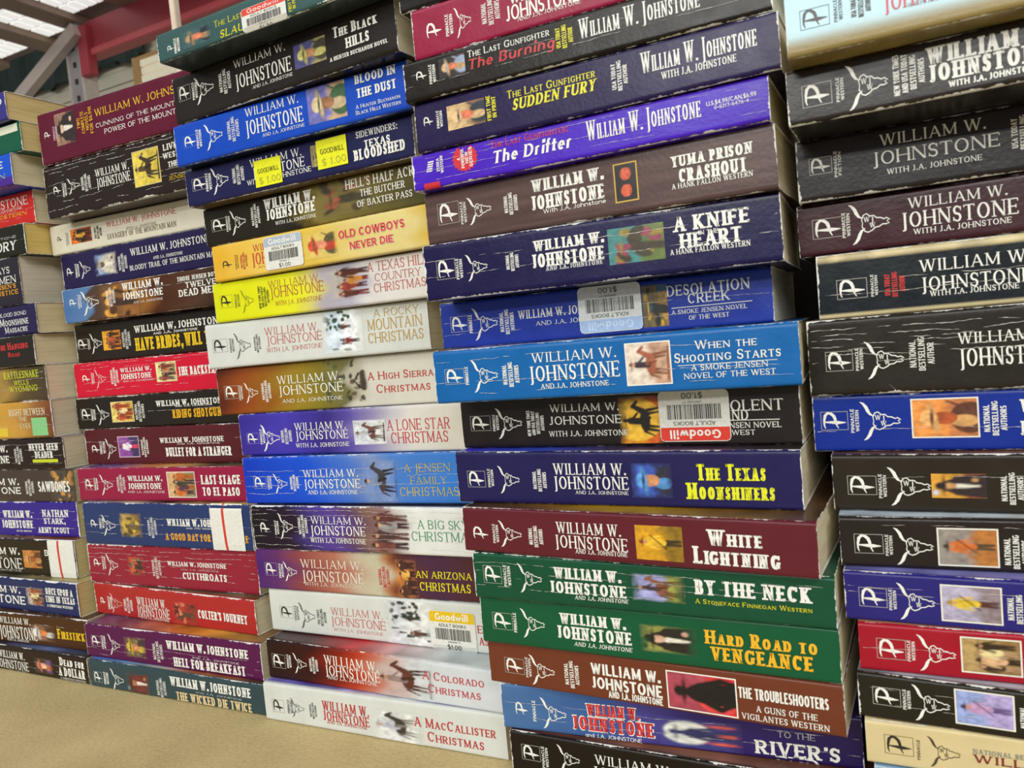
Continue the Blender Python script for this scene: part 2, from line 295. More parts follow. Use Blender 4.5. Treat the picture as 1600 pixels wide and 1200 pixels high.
  ('V', 'sc', 'e6e4dc', ['PINNACLE', 'WESTERN'], 18.5, 21.9, 0.314, 0.607),
  ('S', None, 'e6e4dc', None, 22.2, 36.9, 0.195, 0.68),
  ('V', 'sc', 'e6e4dc', ['NATIONAL', 'BESTSELLING', 'AUTHOR'], 38.8, 48.6, 0.273, 0.691),
  ('T', 'tr', 'e6e4dc', 'WILLIAM W.', 56.5, 89.2, 0.57, 0.706),
  ('T', 'tr', 'e6e4dc', 'JOHNSTONE', 56.4, 91.4, 0.295, 0.511),
 ]),
 (5, [0.5293, 0.0541, -0.0225, 0.1893, 0.1646, 0.1888, 0.1641], '1f3288', 'cobalt blue paperback with a framed desert picture in the right hand stack', None, None, None, 'c9bb98', 0.8, [0.38], None, [
  ('P', 1, 'e6e4dc', None, 3.1, 14.1, 0.387, 0.716),
  ('V', 'sc', 'e6e4dc', ['PINNACLE', 'WESTERN'], 15.0, 18.8, 0.334, 0.751),
  ('S', None, 'e6e4dc', None, 19.1, 34.5, 0.199, 0.87),
  ('I', 'e0dcd0', ['d88840', 'b87040', 'e0a868', 'a04820', '5a3020'], 'hat', 39.0, 62.2, 0.246, 0.867),
  ('V', 'sc', 'e6e4dc', ['NATIONAL', 'BESTSELLING', 'AUTHORS'], 64.1, 72.8, 0.249, 0.811),
  ('T', 'sl', 'e6e4dc', 'WILLIAM W.', 76.8, 103.5, 0.619, 0.825),
  ('T', 'sl', 'e6e4dc', 'JOHNSTONE', 76.4, 103.1, 0.245, 0.477),
 ]),
 (5, [0.5361, 0.0475, -0.0236, 0.1643, 0.1401, 0.1639, 0.1401], '2f2a25', 'black paperback with a gold and dark picture, below the cobalt blue book', None, ['4a3430', '7a4a38', 'c89848'], None, 'c9bb98', 0.5, [0.62], None, [
  ('P', 1, 'e6e4dc', None, 5.8, 17.1, 0.291, 0.63),
  ('V', 'sc', 'e6e4dc', ['PINNACLE', 'WESTERN'], 17.7, 21.2, 0.236, 0.661),
  ('S', None, 'e6e4dc', None, 21.4, 37.2, 0.111, 0.78),
  ('I', 0, ['c89030', '8a4a28', '2a1c20', 'b88858', 'b8c0d0'], 'man', 37.4, 56.7, 0.256, 0.67),
  ('V', 'sc', 'e6e4dc', ['NATIONAL', 'BESTSELLING', 'AUTHORS'], 61.4, 69.6, 0.162, 0.695),
  ('T', 'sl', 'e6e4dc', 'WILLIAM W.', 73.9, 99.2, 0.519, 0.728),
  ('T', 'sl', 'e6e4dc', 'JOHNSTONE', 73.6, 98.9, 0.204, 0.414),
 ]),
 (5, [0.5382, 0.0374, 0.0163, 0.1399, 0.1188, 0.1399, 0.1186], '2c2725', 'black paperback with a white framed sunset picture and pale cover above it', None, ['a8b4c0', 'b0b8c0', 'c8a858', 'b89a58'], None, 'c9bb98', 0.3, [0.85], None, [
  ('P', 1, 'e6e4dc', None, 5.4, 16.4, 0.277, 0.665),
  ('V', 'sc', 'e6e4dc', ['PINNACLE', 'WESTERN'], 17.0, 20.1, 0.245, 0.665),
  ('S', None, 'e6e4dc', None, 20.4, 34.5, 0.077, 0.803),
  ('I', 'e0dcd0', ['8a8078', 'a86a30', 'c8682c', '3a2418', '4a3828'], 'stand', 36.5, 56.4, 0.119, 0.794),
  ('V', 'sc', 'e6e4dc', ['NATIONAL', 'BESTSELLING', 'AUTHORS'], 58.5, 67.1, 0.087, 0.717),
  ('T', 'sl', 'e6e4dc', 'WILLIAM W.', 71.4, 97.3, 0.506, 0.741),
  ('T', 'sl', 'e6e4dc', 'JOHNSTONE', 71.0, 97.0, 0.123, 0.359),
 ]),
 (5, [0.539, 0.0318, -0.0316, 0.1186, 0.098, 0.1183, 0.098], '2f2b70', 'indigo paperback with a picture of a rifleman in yellow', None, ['6a68a8', '8480b8', '6a60a0'], None, 'c9bb98', 0.5, [0.45, 0.6, 0.72], None, [
  ('P', 1, 'e6e4dc', None, 5.4, 15.9, 0.299, 0.689),
  ('V', 'sc', 'e6e4dc', ['PINNACLE', 'WESTERN'], 16.4, 19.6, 0.265, 0.682),
  ('S', None, 'e6e4dc', None, 19.6, 32.9, 0.094, 0.823),
  ('I', 'e0dcd0', ['a8a0b8', '8a7a80', 'd0b030', 'c8a828', '4a2420'], 'stand', 35.5, 55.0, 0.159, 0.824),
  ('V', 'sc', 'e6e4dc', ['NATIONAL', 'BESTSELLING', 'AUTHORS'], 57.0, 65.4, 0.194, 0.745),
  ('T', 'sl', 'e6e4dc', 'WILLIAM W.', 69.5, 95.0, 0.53, 0.8),
  ('T', 'sl', 'e6e4dc', 'JOHNSTONE', 69.2, 94.8, 0.169, 0.41),
 ]),
 (5, [0.5434, 0.0295, 0.0028, 0.0978, 0.078, 0.0977, 0.0778], '9a212f', 'red paperback with a framed group portrait in the right hand stack', None, ['c8b080', 'b8a070'], None, 'c9bb98', 0.5, [0.5], None, [
  ('P', 1, 'e6e4dc', None, 6.5, 17.2, 0.281, 0.708),
  ('V', 'sc', 'e6e4dc', ['PINNACLE', 'WESTERN'], 17.5, 20.8, 0.274, 0.711),
  ('S', None, 'e6e4dc', None, 21.2, 34.7, 0.104, 0.848),
  ('I', 'e0dcd0', ['a88a58', '8a6a40', '3a2818', 'c8a078', 'd8c890'], 'group', 36.9, 56.0, 0.185, 0.853),
  ('V', 'sc', 'e6e4dc', ['NATIONAL', 'BESTSELLING', 'AUTHORS'], 58.1, 66.1, 0.151, 0.687),
 ]),
 (5, [0.542, 0.0273, -0.057, 0.0778, 0.0589, 0.0775, 0.0587], '2c2924', 'black paperback with a violet tinted framed picture in the right hand stack', None, ['a8a8b8', 'c0b8c0', 'd0c8c0'], None, 'c9bb98', 0.6, [0.35, 0.7], None, [
  ('P', 1, 'e6e4dc', None, 5.4, 15.7, 0.329, 0.726),
  ('V', 'sc', 'e6e4dc', ['PINNACLE', 'WESTERN'], 16.3, 19.6, 0.301, 0.744),
  ('S', None, 'e6e4dc', None, 19.9, 32.9, 0.103, 0.879),
  ('I', 'e0dcd0', ['8a98c8', 'a898c8', 'b890b8', '3a3858', '5a4878'], 'stand', 35.1, 53.7, 0.193, 0.874),
  ('V', 'sc', 'e6e4dc', ['NATIONAL', 'BESTSELLING', 'AUTHORS'], 55.7, 63.4, 0.21, 0.759),
 ]),
 (5, [0.5439, 0.0254, 0.0, 0.0586, 0.0405, 0.0585, 0.0405], 'cbb98c', 'cream paperback with dark red lettering low in the right hand stack', None, ['a8905c', '98804c'], None, 'c9bb98', 0.3, [], None, [
  ('P', '6a5c40', '2a2622', None, 6.8, 17.3, 0.283, 0.724),
  ('V', 'sc', '2a2622', ['PINNACLE'], 18.4, 19.9, 0.235, 0.695),
  ('S', None, '4a4030', None, 22.3, 33.6, 0.125, 0.81),
  ('T', 'sl', '8a8a7c', 'NATIONAL BESTSELLING AUTHOR', 37.8, 79.0, 0.56, 0.664),
  ('T', 'sl', '7a2424', 'WILLIAM W.', 37.9, 78.9, 0.365, 0.544),
 ]),
 (5, [0.5465, 0.0228, 0.0, 0.0402, 0.0199, 0.0402, 0.0199], '86aacc', 'light blue paperback second from the foot of the right hand stack', None, ['80a8d0', '88a8c8'], None, 'c9bb98', 0.3, [], None, [
 ]),
 (5, [0.548, 0.024, 0.0, 0.0196, 0.0002, 0.0196, 0.0002], '6a4a3a', 'brown paperback on the table at the foot of the right hand stack', None, None, None, 'c9bb98', 0.3, [], None, [
 ]),
 (3, [0.1954, 0.0172, -0.0338, 0.4174, 0.4017, 0.4172, 0.4006], '3c5858', 'teal paperback with a red banded barcode sticker on top of its stack', None, None, '2c3434', 'c9bb98', 0.5, [], None, [
  ('P', 0, 'e6e4dc', None, 7.7, 13.7, 0.252, 0.468),
  ('V', 'sc', 'e6e4dc', ['PINNACLE', 'WESTERN'], 13.7, 19.1, 0.123, 0.642),
  ('I', 'soft', ['3c5858', '3c5858', 'a88860', 'c87050', '1c2430'], 'hat', 20.6, 44.4, 0.135, 0.733),
  ('T', 'rg', 'c8c020', 'The Last Gunfighter', 46.8, 98.7, 0.477, 0.692),
  ('T', 'bi', 'c8c020', 'SLAUGHTER', 50.3, 93.1, 0.073, 0.32),
  ('V', 'sc', 'c8c020', ['FIRST TIME', 'IN PRINT'], 100.6, 106.3, 0.1, 0.67),
  ('T', 'tr', 'e6e4dc', 'William W. Johnstone', 118.6, 164.6, 0.031, 0.61),
  ('K', 'up', 'd84030', None, 67.8, 99.4, -0.094, 0.689),
 ]),
 (3, [0.1806, 0.0381, -0.0666, 0.4015, 0.3739, 0.4004, 0.3739], '2b2725', 'black paperback titled The Black Hills', None, None, '1c1816', 'c9bb98', 0.5, [], None, [
  ('P', 1, 'e6e4dc', None, 4.5, 15.4, 0.453, 0.765),
  ('V', 'sc', 'e6e4dc', ['PINNACLE', 'WESTERN'], 16.8, 22.2, 0.397, 0.767),
  ('S', None, 'e6e4dc', None, 19.3, 36.2, 0.266, 0.841),
  ('V', 'sc', 'e6e4dc', ['NATIONAL', 'BESTSELLING', 'AUTHORS'], 40.6, 51.4, 0.301, 0.805),
  ('T', 'tr', 'e6e4dc', 'WILLIAM W.', 54.3, 95.2, 0.732, 0.891),
  ('T', 'tr', 'e6e4dc', 'JOHNSTONE', 54.0, 98.6, 0.311, 0.594),
  ('T', 'rg', 'e6e4dc', 'AND J.A. JOHNSTONE', 67.6, 98.9, 0.2, 0.266),
  ('I', 0, ['4a4878', '8a8458', 'c8c070', 'a87850', '3a3828'], 'hat', 101.1, 124.1, 0.286, 0.757),
  ('T', 'sl', 'e6e4dc', 'The Black', 130.0, 159.6, 0.62, 0.821),
  ('T', 'sl', 'e6e4dc', 'HILLS', 137.9, 153.7, 0.357, 0.547),
  ('T', 'sl', 'e6e4dc', 'A HUNTER BUCHANON NOVEL', 126.2, 165.0, 0.203, 0.281),
 ]),
 (3, [0.1771, 0.0379, 0.0007, 0.3736, 0.3491, 0.3737, 0.349], '2149b2', 'bright blue paperback titled Blood in the Dust', None, None, '141a30', 'c9bb98', 0.4, [], None, [
  ('P', '5a78c8', 'e6e4dc', None, 7.4, 18.6, 0.399, 0.677),
  ('V', 'sc', 'e6e4dc', ['PINNACLE', 'WESTERN'], 18.2, 23.2, 0.319, 0.771),
  ('S', None, 'e6e4dc', None, 25.4, 39.9, 0.206, 0.83),
  ('V', 'sc', 'e6e4dc', ['NATIONAL', 'BESTSELLING', 'AUTHORS'], 43.8, 53.8, 0.264, 0.83),
  ('T', 'tr', 'e6e4dc', 'WILLIAM W.', 58.9, 98.5, 0.732, 0.92),
  ('T', 'tr', 'e6e4dc', 'JOHNSTONE', 57.9, 100.8, 0.307, 0.639),
  ('T', 'rg', 'e6e4dc', 'AND J.A. JOHNSTONE', 70.2, 101.2, 0.186, 0.261),
  ('I', 0, ['6a68a8', 'b89878', 'd0b890', '8a6040', '3a5a38'], 'hat', 104.5, 130.8, 0.174, 0.957),
  ('T', 'sl', 'e6e4dc', 'BLOOD IN', 137.7, 163.9, 0.77, 0.953),
  ('T', 'sl', 'e6e4dc', 'THE DUST', 138.1, 163.5, 0.475, 0.665),
  ('T', 'rg', 'e6e4dc', 'A Hunter Buchanon', 136.7, 165.3, 0.253, 0.337),
  ('T', 'rg', 'e6e4dc', 'Black Hills Western', 136.5, 165.4, 0.13, 0.217),
 ]),
 (3, [0.1722, 0.047, -0.0072, 0.3488, 0.3263, 0.3488, 0.3267], '27274b', 'navy paperback titled Texas Bloodshed with two yellow price stickers', None, None, '6a5838', 'c9bb98', 0.5, [], None, [
  ('P', 1, 'e6e4dc', None, 5.5, 18.4, 0.401, 0.732),
  ('V', 'sc', 'e6e4dc', ['PINNACLE', 'WESTERN'], 17.0, 22.8, 0.318, 0.806),
  ('S', None, 'e6e4dc', None, 22.2, 36.6, 0.178, 0.897),
  ('V', 'sc', 'e6e4dc', ['NATIONAL', 'BESTSELLING', 'AUTHORS'], 39.8, 50.2, 0.306, 0.828),
  ('T', 'tr', 'e6e4dc', 'WILLIAM W.', 54.9, 94.6, 0.659, 0.861),
  ('T', 'tr', 'e6e4dc', 'JOHNSTONE', 56.1, 96.3, 0.378, 0.622),
  ('T', 'rg', 'e6e4dc', 'WITH J.A. JOHNSTONE', 51.2, 100.6, 0.214, 0.344),
  ('I', 0, ['8a7a50', '6a5a48', 'a89868', '5a4a38', '3a3028'], 'scene', 101.2, 112.4, 0.292, 0.827),
  ('T', 'rg', 'e6e4dc', 'SIDEWINDERS:', 133.8, 161.2, 0.732, 0.891),
  ('T', 'sl', 'e6e4dc', 'TEXAS', 138.7, 156.1, 0.464, 0.643),
  ('T', 'sl', 'e6e4dc', 'BLOODSHED', 131.2, 165.3, 0.201, 0.462),
  ('K', 'yellow', 'e0e010', None, 58.2, 79.0, 0.103, 0.788),
  ('K', 'yellow', 'e0e010', None, 105.9, 127.2, 0.188, 0.909),
 ]),
 (3, [0.172, 0.0585, -0.0251, 0.3261, 0.3022, 0.3264, 0.3031], '2c2822', "black and olive painted paperback titled Hell's Half Acre", [(0, '2a2620'), (0.44, '2c2822'), (0.46, '5a4c28'), (0.5, '54461f'), (0.52, '7a6c38'), (0.75, '6a5f34'), (1, '48442c')], None, None, 'c9bb98', 0.3, [], None, [
  ('P', 1, 'e6e4dc', None, 6.1, 19.7, 0.365, 0.683),
  ('V', 'sc', 'e6e4dc', ['PINNACLE', 'WESTERN'], 18.9, 23.1, 0.301, 0.71),
  ('S', None, 'e6e4dc', None, 22.9, 36.2, 0.177, 0.813),
  ('V', 'sc', 'e6e4dc', ['NATIONAL', 'BESTSELLING', 'AUTHORS'], 41.1, 48.9, 0.252, 0.865),
  ('T', 'sl', 'e6e4dc', 'WILLIAM W.', 52.5, 92.2, 0.648, 0.907),
  ('T', 'sl', 'e6e4dc', 'JOHNSTONE', 53.6, 92.5, 0.362, 0.634),
  ('T', 'rg', 'e6e4dc', 'WITH J.A. JOHNSTONE', 60.3, 92.7, 0.21, 0.301),
  ('I', 'soft', ['6a5a30', '7a6a38', '4a3c20', '8a4a30', '3a3420'], 'scene', 95.3, 134.7, 0.125, 0.991),
  ('T', 'rg', 'e6e4dc', "HELL'S HALF ACRE", 116.2, 167.0, 0.7, 0.925),
  ('T', 'rg', 'e6e4dc', 'THE BUTCHER', 126.1, 157.1, 0.468, 0.632),
  ('T', 'rg', 'e6e4dc', 'OF BAXTER PASS', 123.2, 161.5, 0.228, 0.385),
 ]),
 (3, [0.1764, 0.0578, -0.0354, 0.302, 0.2792, 0.3028, 0.2799], 'd8b048', 'gold paperback titled Old Cowboys Never Die with a grey barcode sticker', [(0, 'd8a630'), (0.3, 'dcbc5c'), (0.5, 'd4b24a'), (0.7, 'd4c07c'), (0.9, 'dcca88'), (1, 'd8b448')], None, '8a7430', 'c9bb98', 0.2, [], None, [
  ('P', 0, '2a2622', None, 7.4, 17.2, 0.326, 0.546),
  ('V', 'sc', '8a6a30', ['PINNACLE', 'WESTERN'], 19.3, 22.7, 0.262, 0.66),
  ('V', 'sc', 'b84830', ['NATIONAL', 'BESTSELLING', 'AUTHORS'], 24.0, 30.6, 0.227, 0.678),
  ('T', 'tr', 'c04038', 'WILLIAM W.', 36.0, 72.3, 0.645, 0.822),
  ('T', 'tr', 'c04038', 'JOHNSTONE', 33.8, 76.7, 0.286, 0.598),
  ('T', 'rg', 'b86040', 'AND J.A.', 38.5, 56.9, 0.176, 0.251),
  ('I', 'soft', ['d8c078', 'd0b860', 'c84830', 'c88060', '5a5030'], 'hat', 77.6, 102.8, 0.162, 0.833),
  ('T', 'ss', 'e0a8a0', 'OLD COWBOYS', 104.3, 151.5, 0.536, 0.75),
  ('T', 'ss', 'c83848', 'OLD COWBOYS', 104.5, 151.1, 0.551, 0.749),
  ('T', 'ss', 'e0a8a0', 'NEVER DIE', 111.8, 143.3, 0.234, 0.431),
  ('T', 'ss', 'c83848', 'NEVER DIE', 112.0, 142.7, 0.249, 0.429),
  ('K', 'up', 'a8b4c0', None, 45.5, 76.6, 0.077, 0.935),
 ]),
 (3, [0.1695, 0.0613, -0.0193, 0.279, 0.2535, 0.2796, 0.2534], 'd2d418', 'lemon yellow to pale grey paperback titled A Texas Hill Country Christmas', [(0, 'd0d210'), (0.42, 'd8d82c'), (0.5, 'c8c068'), (0.55, 'a8a0a8'), (0.68, 'a8a4b4'), (0.74, 'd0ccc8'), (1, 'd8d4cc')], 'c8c8a8', 'a8a880', 'c9bb98', 0.2, [], None, [
  ('P', 'a8a820', '2a2622', None, 5.2, 16.3, 0.35, 0.676),
  ('V', 'sc', '8a8a20', ['PINNACLE', 'WESTERN'], 18.0, 23.2, 0.322, 0.664),
  ('S', None, '8a8c20', None, 23.8, 34.8, 0.176, 0.742),
  ('V', 'sc', '5a5c18', ['NEW YORK TIMES', 'AND USA TODAY', 'BESTSELLING', 'AUTHORS'], 38.9, 48.5, 0.222, 0.767),
  ('T', 'th', 'b0603c', 'WILLIAM W.', 48.2, 90.2, 0.683, 0.85),
  ('T', 'th', 'b0603c', 'JOHNSTONE', 48.8, 92.1, 0.438, 0.677),
  ('T', 'th', 'b0603c', 'WITH J.A. JOHNSTONE', 52.7, 89.8, 0.239, 0.347),
  ('I', 'soft', ['b8a878', 'a8a0b8', '5a2c20', '8a3828', 'b87830'], 'group', 95.9, 127.0, 0.181, 0.899),
  ('T', 'th', 'c06058', 'A TEXAS HILL', 125.5, 167.0, 0.702, 0.91),
  ('T', 'th', 'c06058', 'COUNTRY', 130.1, 162.0, 0.478, 0.649),
  ('T', 'th', 'c06058', 'CHRISTMAS', 128.7, 164.6, 0.244, 0.434),
 ]),
 (3, [0.1572, 0.0622, 0.0214, 0.2532, 0.2239, 0.2532, 0.2244], 'c9cbc5', 'white paperback titled A Rocky Mountain Christmas', None, ['b0b8a8', 'a8b090', 'c8ccc4'], None, 'c9bb98', 0.3, [], None, [
  ('P', '9a9a94', '2a2622', None, 5.2, 18.1, 0.362, 0.653),
  ('V', 'sc', '5a5a58', ['PINNACLE', 'WESTERN'], 19.9, 24.3, 0.335, 0.649),
  ('S', None, '6a6a66', None, 24.2, 38.1, 0.176, 0.747),
  ('V', 'sc', '4a4a48', ['NATIONAL', 'BESTSELLING', 'AUTHORS'], 40.7, 46.6, 0.281, 0.678),
  ('T', 'th', 'c05850', 'WILLIAM W.', 50.4, 93.5, 0.62, 0.79),
  ('T', 'th', 'c05850', 'JOHNSTONE', 50.9, 95.3, 0.414, 0.598),
  ('T', 'th', 'c05850', 'WITH J.A. JOHNSTONE', 50.7, 94.5, 0.254, 0.351),
  ('I', 'soft', ['c8d4e0', 'e0e4e4', '3a3838', '2a4a38', '7a2c2c'], 'snow', 96.0, 125.9, 0.092, 0.963),
  ('T', 'th', 'b89448', 'A ROCKY', 134.2, 165.5, 0.752, 0.91),
  ('T', 'th', 'b89448', 'MOUNTAIN', 129.2, 167.0, 0.494, 0.714),
  ('T', 'th', 'b89448', 'CHRISTMAS', 128.8, 167.0, 0.237, 0.441),
 ]),
 (3, [0.1571, 0.0672, 0.0311, 0.2236, 0.1926, 0.2242, 0.1933], '8a5a24', 'autumn coloured paperback titled A High Sierra Christmas', [(0, '5a2c20'), (0.12, '8a4622'), (0.25, '8c5a24'), (0.38, '947a2c'), (0.5, '7a702c'), (0.6, '6a6440'), (0.64, 'c4c0b4'), (1, 'ccc8bc')], None, None, 'c9bb98', 0.2, [], None, [
  ('P', 1, 'e6e4dc', None, 5.6, 17.9, 0.342, 0.623),
  ('V', 'sc', 'e6e4dc', ['PINNACLE', 'WESTERN'], 18.1, 21.7, 0.303, 0.617),
  ('S', None, 'e6e4dc', None, 23.1, 34.6, 0.233, 0.66),
  ('V', 'sc', 'e6e4dc', ['NATIONAL', 'BESTSELLING', 'AUTHORS'], 37.5, 45.9, 0.227, 0.684),
  ('T', 'tr', 'e6e4dc', 'WILLIAM W.', 51.2, 101.3, 0.572, 0.745),
  ('T', 'tr', 'e6e4dc', 'JOHNSTONE', 51.2, 102.3, 0.344, 0.535),
  ('T', 'rg', 'e6e4dc', 'AND J.A. JOHNSTONE', 53.9, 101.2, 0.181, 0.258),
  ('I', 'soft', ['6a6838', '7a7040', '4a5028', '5a4838', '3a3428'], 'trees', 87.3, 121.3, 0.084, 0.977),
  ('T', 'rg', 'b83830', 'A High Sierra', 121.0, 167.0, 0.517, 0.67),
  ('T', 'rg', 'b83830', 'Christmas', 126.5, 164.2, 0.259, 0.422),
 ]),
 (3, [0.1724, 0.0673, 0.0192, 0.1924, 0.1648, 0.1931, 0.1654], '453aa0', 'violet to cream paperback titled A Lone Star Christmas', [(0, '3a3088'), (0.2, '463ca4'), (0.4, '3a3078'), (0.5, '5a4c9a'), (0.6, '8a80a8'), (0.68, 'b8b2ba'), (0.76, 'd0ccc4'), (1, 'd0cabc')], ['3a30a0', '5a50a0', 'c8c4c0'], None, 'c9bb98', 0.3, [], None, [
  ('P', '8a80c8', 'e6e4dc', None, 5.6, 15.8, 0.293, 0.548),
  ('V', 'sc', 'e6e4dc', ['PINNACLE', 'WESTERN'], 17.0, 21.7, 0.274, 0.634),
  ('S', None, 'e6e4dc', None, 18.3, 33.9, 0.1, 0.732),
  ('V', 'sc', 'e6e4dc', ['NATIONAL', 'BESTSELLING', 'AUTHORS'], 34.7, 44.4, 0.257, 0.632),
  ('T', 'tr', 'e6e4dc', 'WILLIAM W.', 46.6, 86.9, 0.559, 0.734),
  ('T', 'tr', 'e6e4dc', 'JOHNSTONE', 46.5, 88.1, 0.344, 0.539),
  ('T', 'rg', 'e6e4dc', 'WITH J.A. JOHNSTONE', 46.3, 88.3, 0.167, 0.265),
  ('I', 'c8c4cc', ['c8ccd0', 'd0d0cc', '6a4038', '4a3030', 'a0a4a8'], 'rider', 93.0, 115.5, 0.209, 0.706),
  ('T', 'th', 'c03840', 'A LONE STAR', 117.1, 160.6, 0.471, 0.709),
  ('T', 'th', 'c03840', 'CHRISTMAS', 119.2, 158.6, 0.194, 0.431),
 ]),
 (3, [0.1778, 0.0614, 0.0449, 0.1645, 0.134, 0.1652, 0.1346], '2450c4', 'blue paperback titled as a family Christmas with a sleigh silhouette', [(0, '1c3cb0'), (0.3, '2450c4'), (0.48, '4a70bc'), (0.58, '7a8ab0'), (0.68, '4a78c0'), (1, '3878c8')], ['2848a0', '3a68b8'], None, 'c9bb98', 0.4, [0.25, 0.4, 0.58, 0.72], None, [
  ('P', 1, 'e6e4dc', None, 7.7, 18.2, 0.337, 0.588),
  ('V', 'sc', 'e6e4dc', ['PINNACLE', 'WESTERN'], 19.0, 22.7, 0.317, 0.605),
  ('S', None, 'e6e4dc', None, 24.0, 35.3, 0.226, 0.645),
  ('V', 'sc', 'e6e4dc', ['NATIONAL', 'BESTSELLING', 'AUTHORS'], 37.2, 44.6, 0.277, 0.625),
  ('T', 'tr', 'e6e4dc', 'WILLIAM W.', 48.4, 89.8, 0.557, 0.714),
  ('T', 'tr', 'e6e4dc', 'JOHNSTONE', 47.8, 90.8, 0.328, 0.514),
  ('T', 'rg', 'e6e4dc', 'AND J.A. JOHNSTONE', 50.7, 88.3, 0.204, 0.292),
  ('I', 'soft', ['6a88c0', '8a98b8', '3a3438', '2a2830', '7a88a8'], 'rider', 92.8, 117.4, 0.053, 0.898),
  ('T', 'th', 'c8b040', 'A JENSEN', 122.9, 153.9, 0.63, 0.788),
  ('T', 'th', 'c8b040', 'FAMILY', 126.6, 150.9, 0.392, 0.539),
  ('T', 'th', 'c8b040', 'CHRISTMAS', 118.6, 158.3, 0.162, 0.335),
 ]),
 (3, [0.1839, 0.0581, 0.0132, 0.1338, 0.1053, 0.1344, 0.1061], '2a2230', 'black to white paperback with many creases titled A Big Sky Christmas', [(0, '221c26'), (0.2, '2a2230'), (0.32, '4a3a82'), (0.4, '56408a'), (0.48, '5a4060'), (0.55, '7a5c50'), (0.63, '8a6a68'), (0.7, 'd4d4ce'), (1, 'd8d8d4')], None, None, 'c9bb98', 0.9, [0.12, 0.3, 0.42, 0.55, 0.68, 0.8, 0.9], None, [
  ('P', 0, 'e6e4dc', None, 5.6, 14.9, 0.371, 0.624),
  ('V', 'sc', 'e6e4dc', ['PINNACLE', 'WESTERN'], 18.4, 22.4, 0.343, 0.671),
  ('S', None, 'e6e4dc', None, 22.1, 33.8, 0.25, 0.838),
  ('V', 'sc', 'e6e4dc', ['NATIONAL', 'BESTSELLING', 'AUTHORS'], 38.0, 46.1, 0.323, 0.816),
  ('T', 'tr', 'e6e4dc', 'WILLIAM W.', 48.6, 90.3, 0.615, 0.776),
  ('T', 'tr', 'e6e4dc', 'JOHNSTONE', 47.3, 89.5, 0.37, 0.577),
  ('T', 'rg', 'e6e4dc', 'WITH J.A. JOHNSTONE', 46.9, 89.3, 0.2, 0.313),
  ('I', 'soft', ['7a5a58', 'b0a8a8', '6a3834', '4a2c30', '8a8888'], 'group', 89.6, 123.1, 0.051, 0.958),
  ('T', 'th', '2c8a60', 'A BIG SKY', 127.0, 160.4, 0.564, 0.747),
  ('T', 'th', '2c8a60', 'CHRISTMAS', 122.2, 163.9, 0.314, 0.508),
 ]),
 (3, [0.1827, 0.0589, 0.0304, 0.1051, 0.0784, 0.1059, 0.0785], '8a4440', 'sunset coloured paperback titled An Arizona Christmas', [(0, '4a2a6a'), (0.12, '5c3264'), (0.25, '8a4642'), (0.4, 'a86c5a'), (0.5, 'b8a890'), (0.58, 'b8b49a'), (0.62, 'a86840'), (0.66, '5a3430'), (0.8, '4a3046'), (1, '50302e')], None, None, 'c9bb98', 0.5, [], None, [
  ('P', 'a08ab0', 'e6e4dc', None, 6.7, 16.6, 0.349, 0.665),
  ('V', 'sc', 'e6e4dc', ['PINNACLE', 'WESTERN'], 17.9, 22.4, 0.306, 0.66),
  ('S', None, 'e6e4dc', None, 22.0, 32.9, 0.23, 0.707),
  ('T', 'tr', 'dcd0c0', 'WILLIAM W.', 36.4, 84.2, 0.583, 0.787),
  ('T', 'tr', 'dcd0c0', 'JOHNSTONE', 36.3, 84.1, 0.265, 0.523),
  ('T', 'rg', 'dcd0c0', 'WITH J.A. JOHNSTONE', 38.0, 82.6, 0.159, 0.249),
  ('V', 'sc', 'c03840', ['NATIONAL', 'BESTSELLING', 'AUTHORS'], 95.1, 103.6, 0.229, 0.707),
  ('I', 'soft', ['d88838', 'b86a38', '4a2824', '3a2020', 'd8a048'], 'group', 107.1, 122.9, 0.012, 0.887),
  ('T', 'rg', 'dcd020', 'AN ARIZONA', 121.5, 159.0, 0.487, 0.644),
  ('T', 'rg', 'dcd020', 'CHRISTMAS', 123.6, 157.7, 0.211, 0.398),
 ]),
 (3, [0.1882, 0.0611, 0.0084, 0.0782, 0.0501, 0.0783, 0.0497], 'c9cbc5', 'white paperback with a yellow banded price sticker in the Christmas stack', None, ['d0d4d0', 'a8b0a8', '5a6060', 'c8c8c8'], None, 'c9bb98', 0.2, [], None, [
  ('P', '8a8a88', '2a2622', None, 7.8, 19.1, 0.331, 0.601),
  ('V', 'sc', '4a4a48', ['PINNACLE', 'WESTERN'], 19.8, 24.0, 0.294, 0.645),
  ('S', None, '5a5a58', None, 23.8, 36.9, 0.119, 0.727),
  ('V', 'sc', '4a4a48', ['USA TODAY', 'BESTSELLING', 'AUTHOR'], 38.2, 46.3, 0.231, 0.623),
  ('T', 'th', 'c06860', 'WILLIAM W.', 49.9, 89.3, 0.51, 0.683),
  ('T', 'th', 'c06860', 'JOHNSTONE', 48.8, 90.7, 0.276, 0.47),
  ('T', 'th', 'c06860', 'WITH J.A. JOHNSTONE', 50.7, 88.5, 0.149, 0.218),
  ('I', 'soft', ['c8ccd0', 'd8d8d4', '2c2c2c', '2a3430', '5a3a30'], 'snow', 91.2, 126.9, -0.072, 0.949),
  ('T', 'rg', 'c03840', 'E', 154.5, 157.7, 0.422, 0.578),
  ('T', 'rg', 'c03840', 'AS', 154.8, 161.0, 0.182, 0.338),
  ('K', 'upright', 'e0b814', None, 122.8, 153.4, 0.0, 0.823),
 ]),
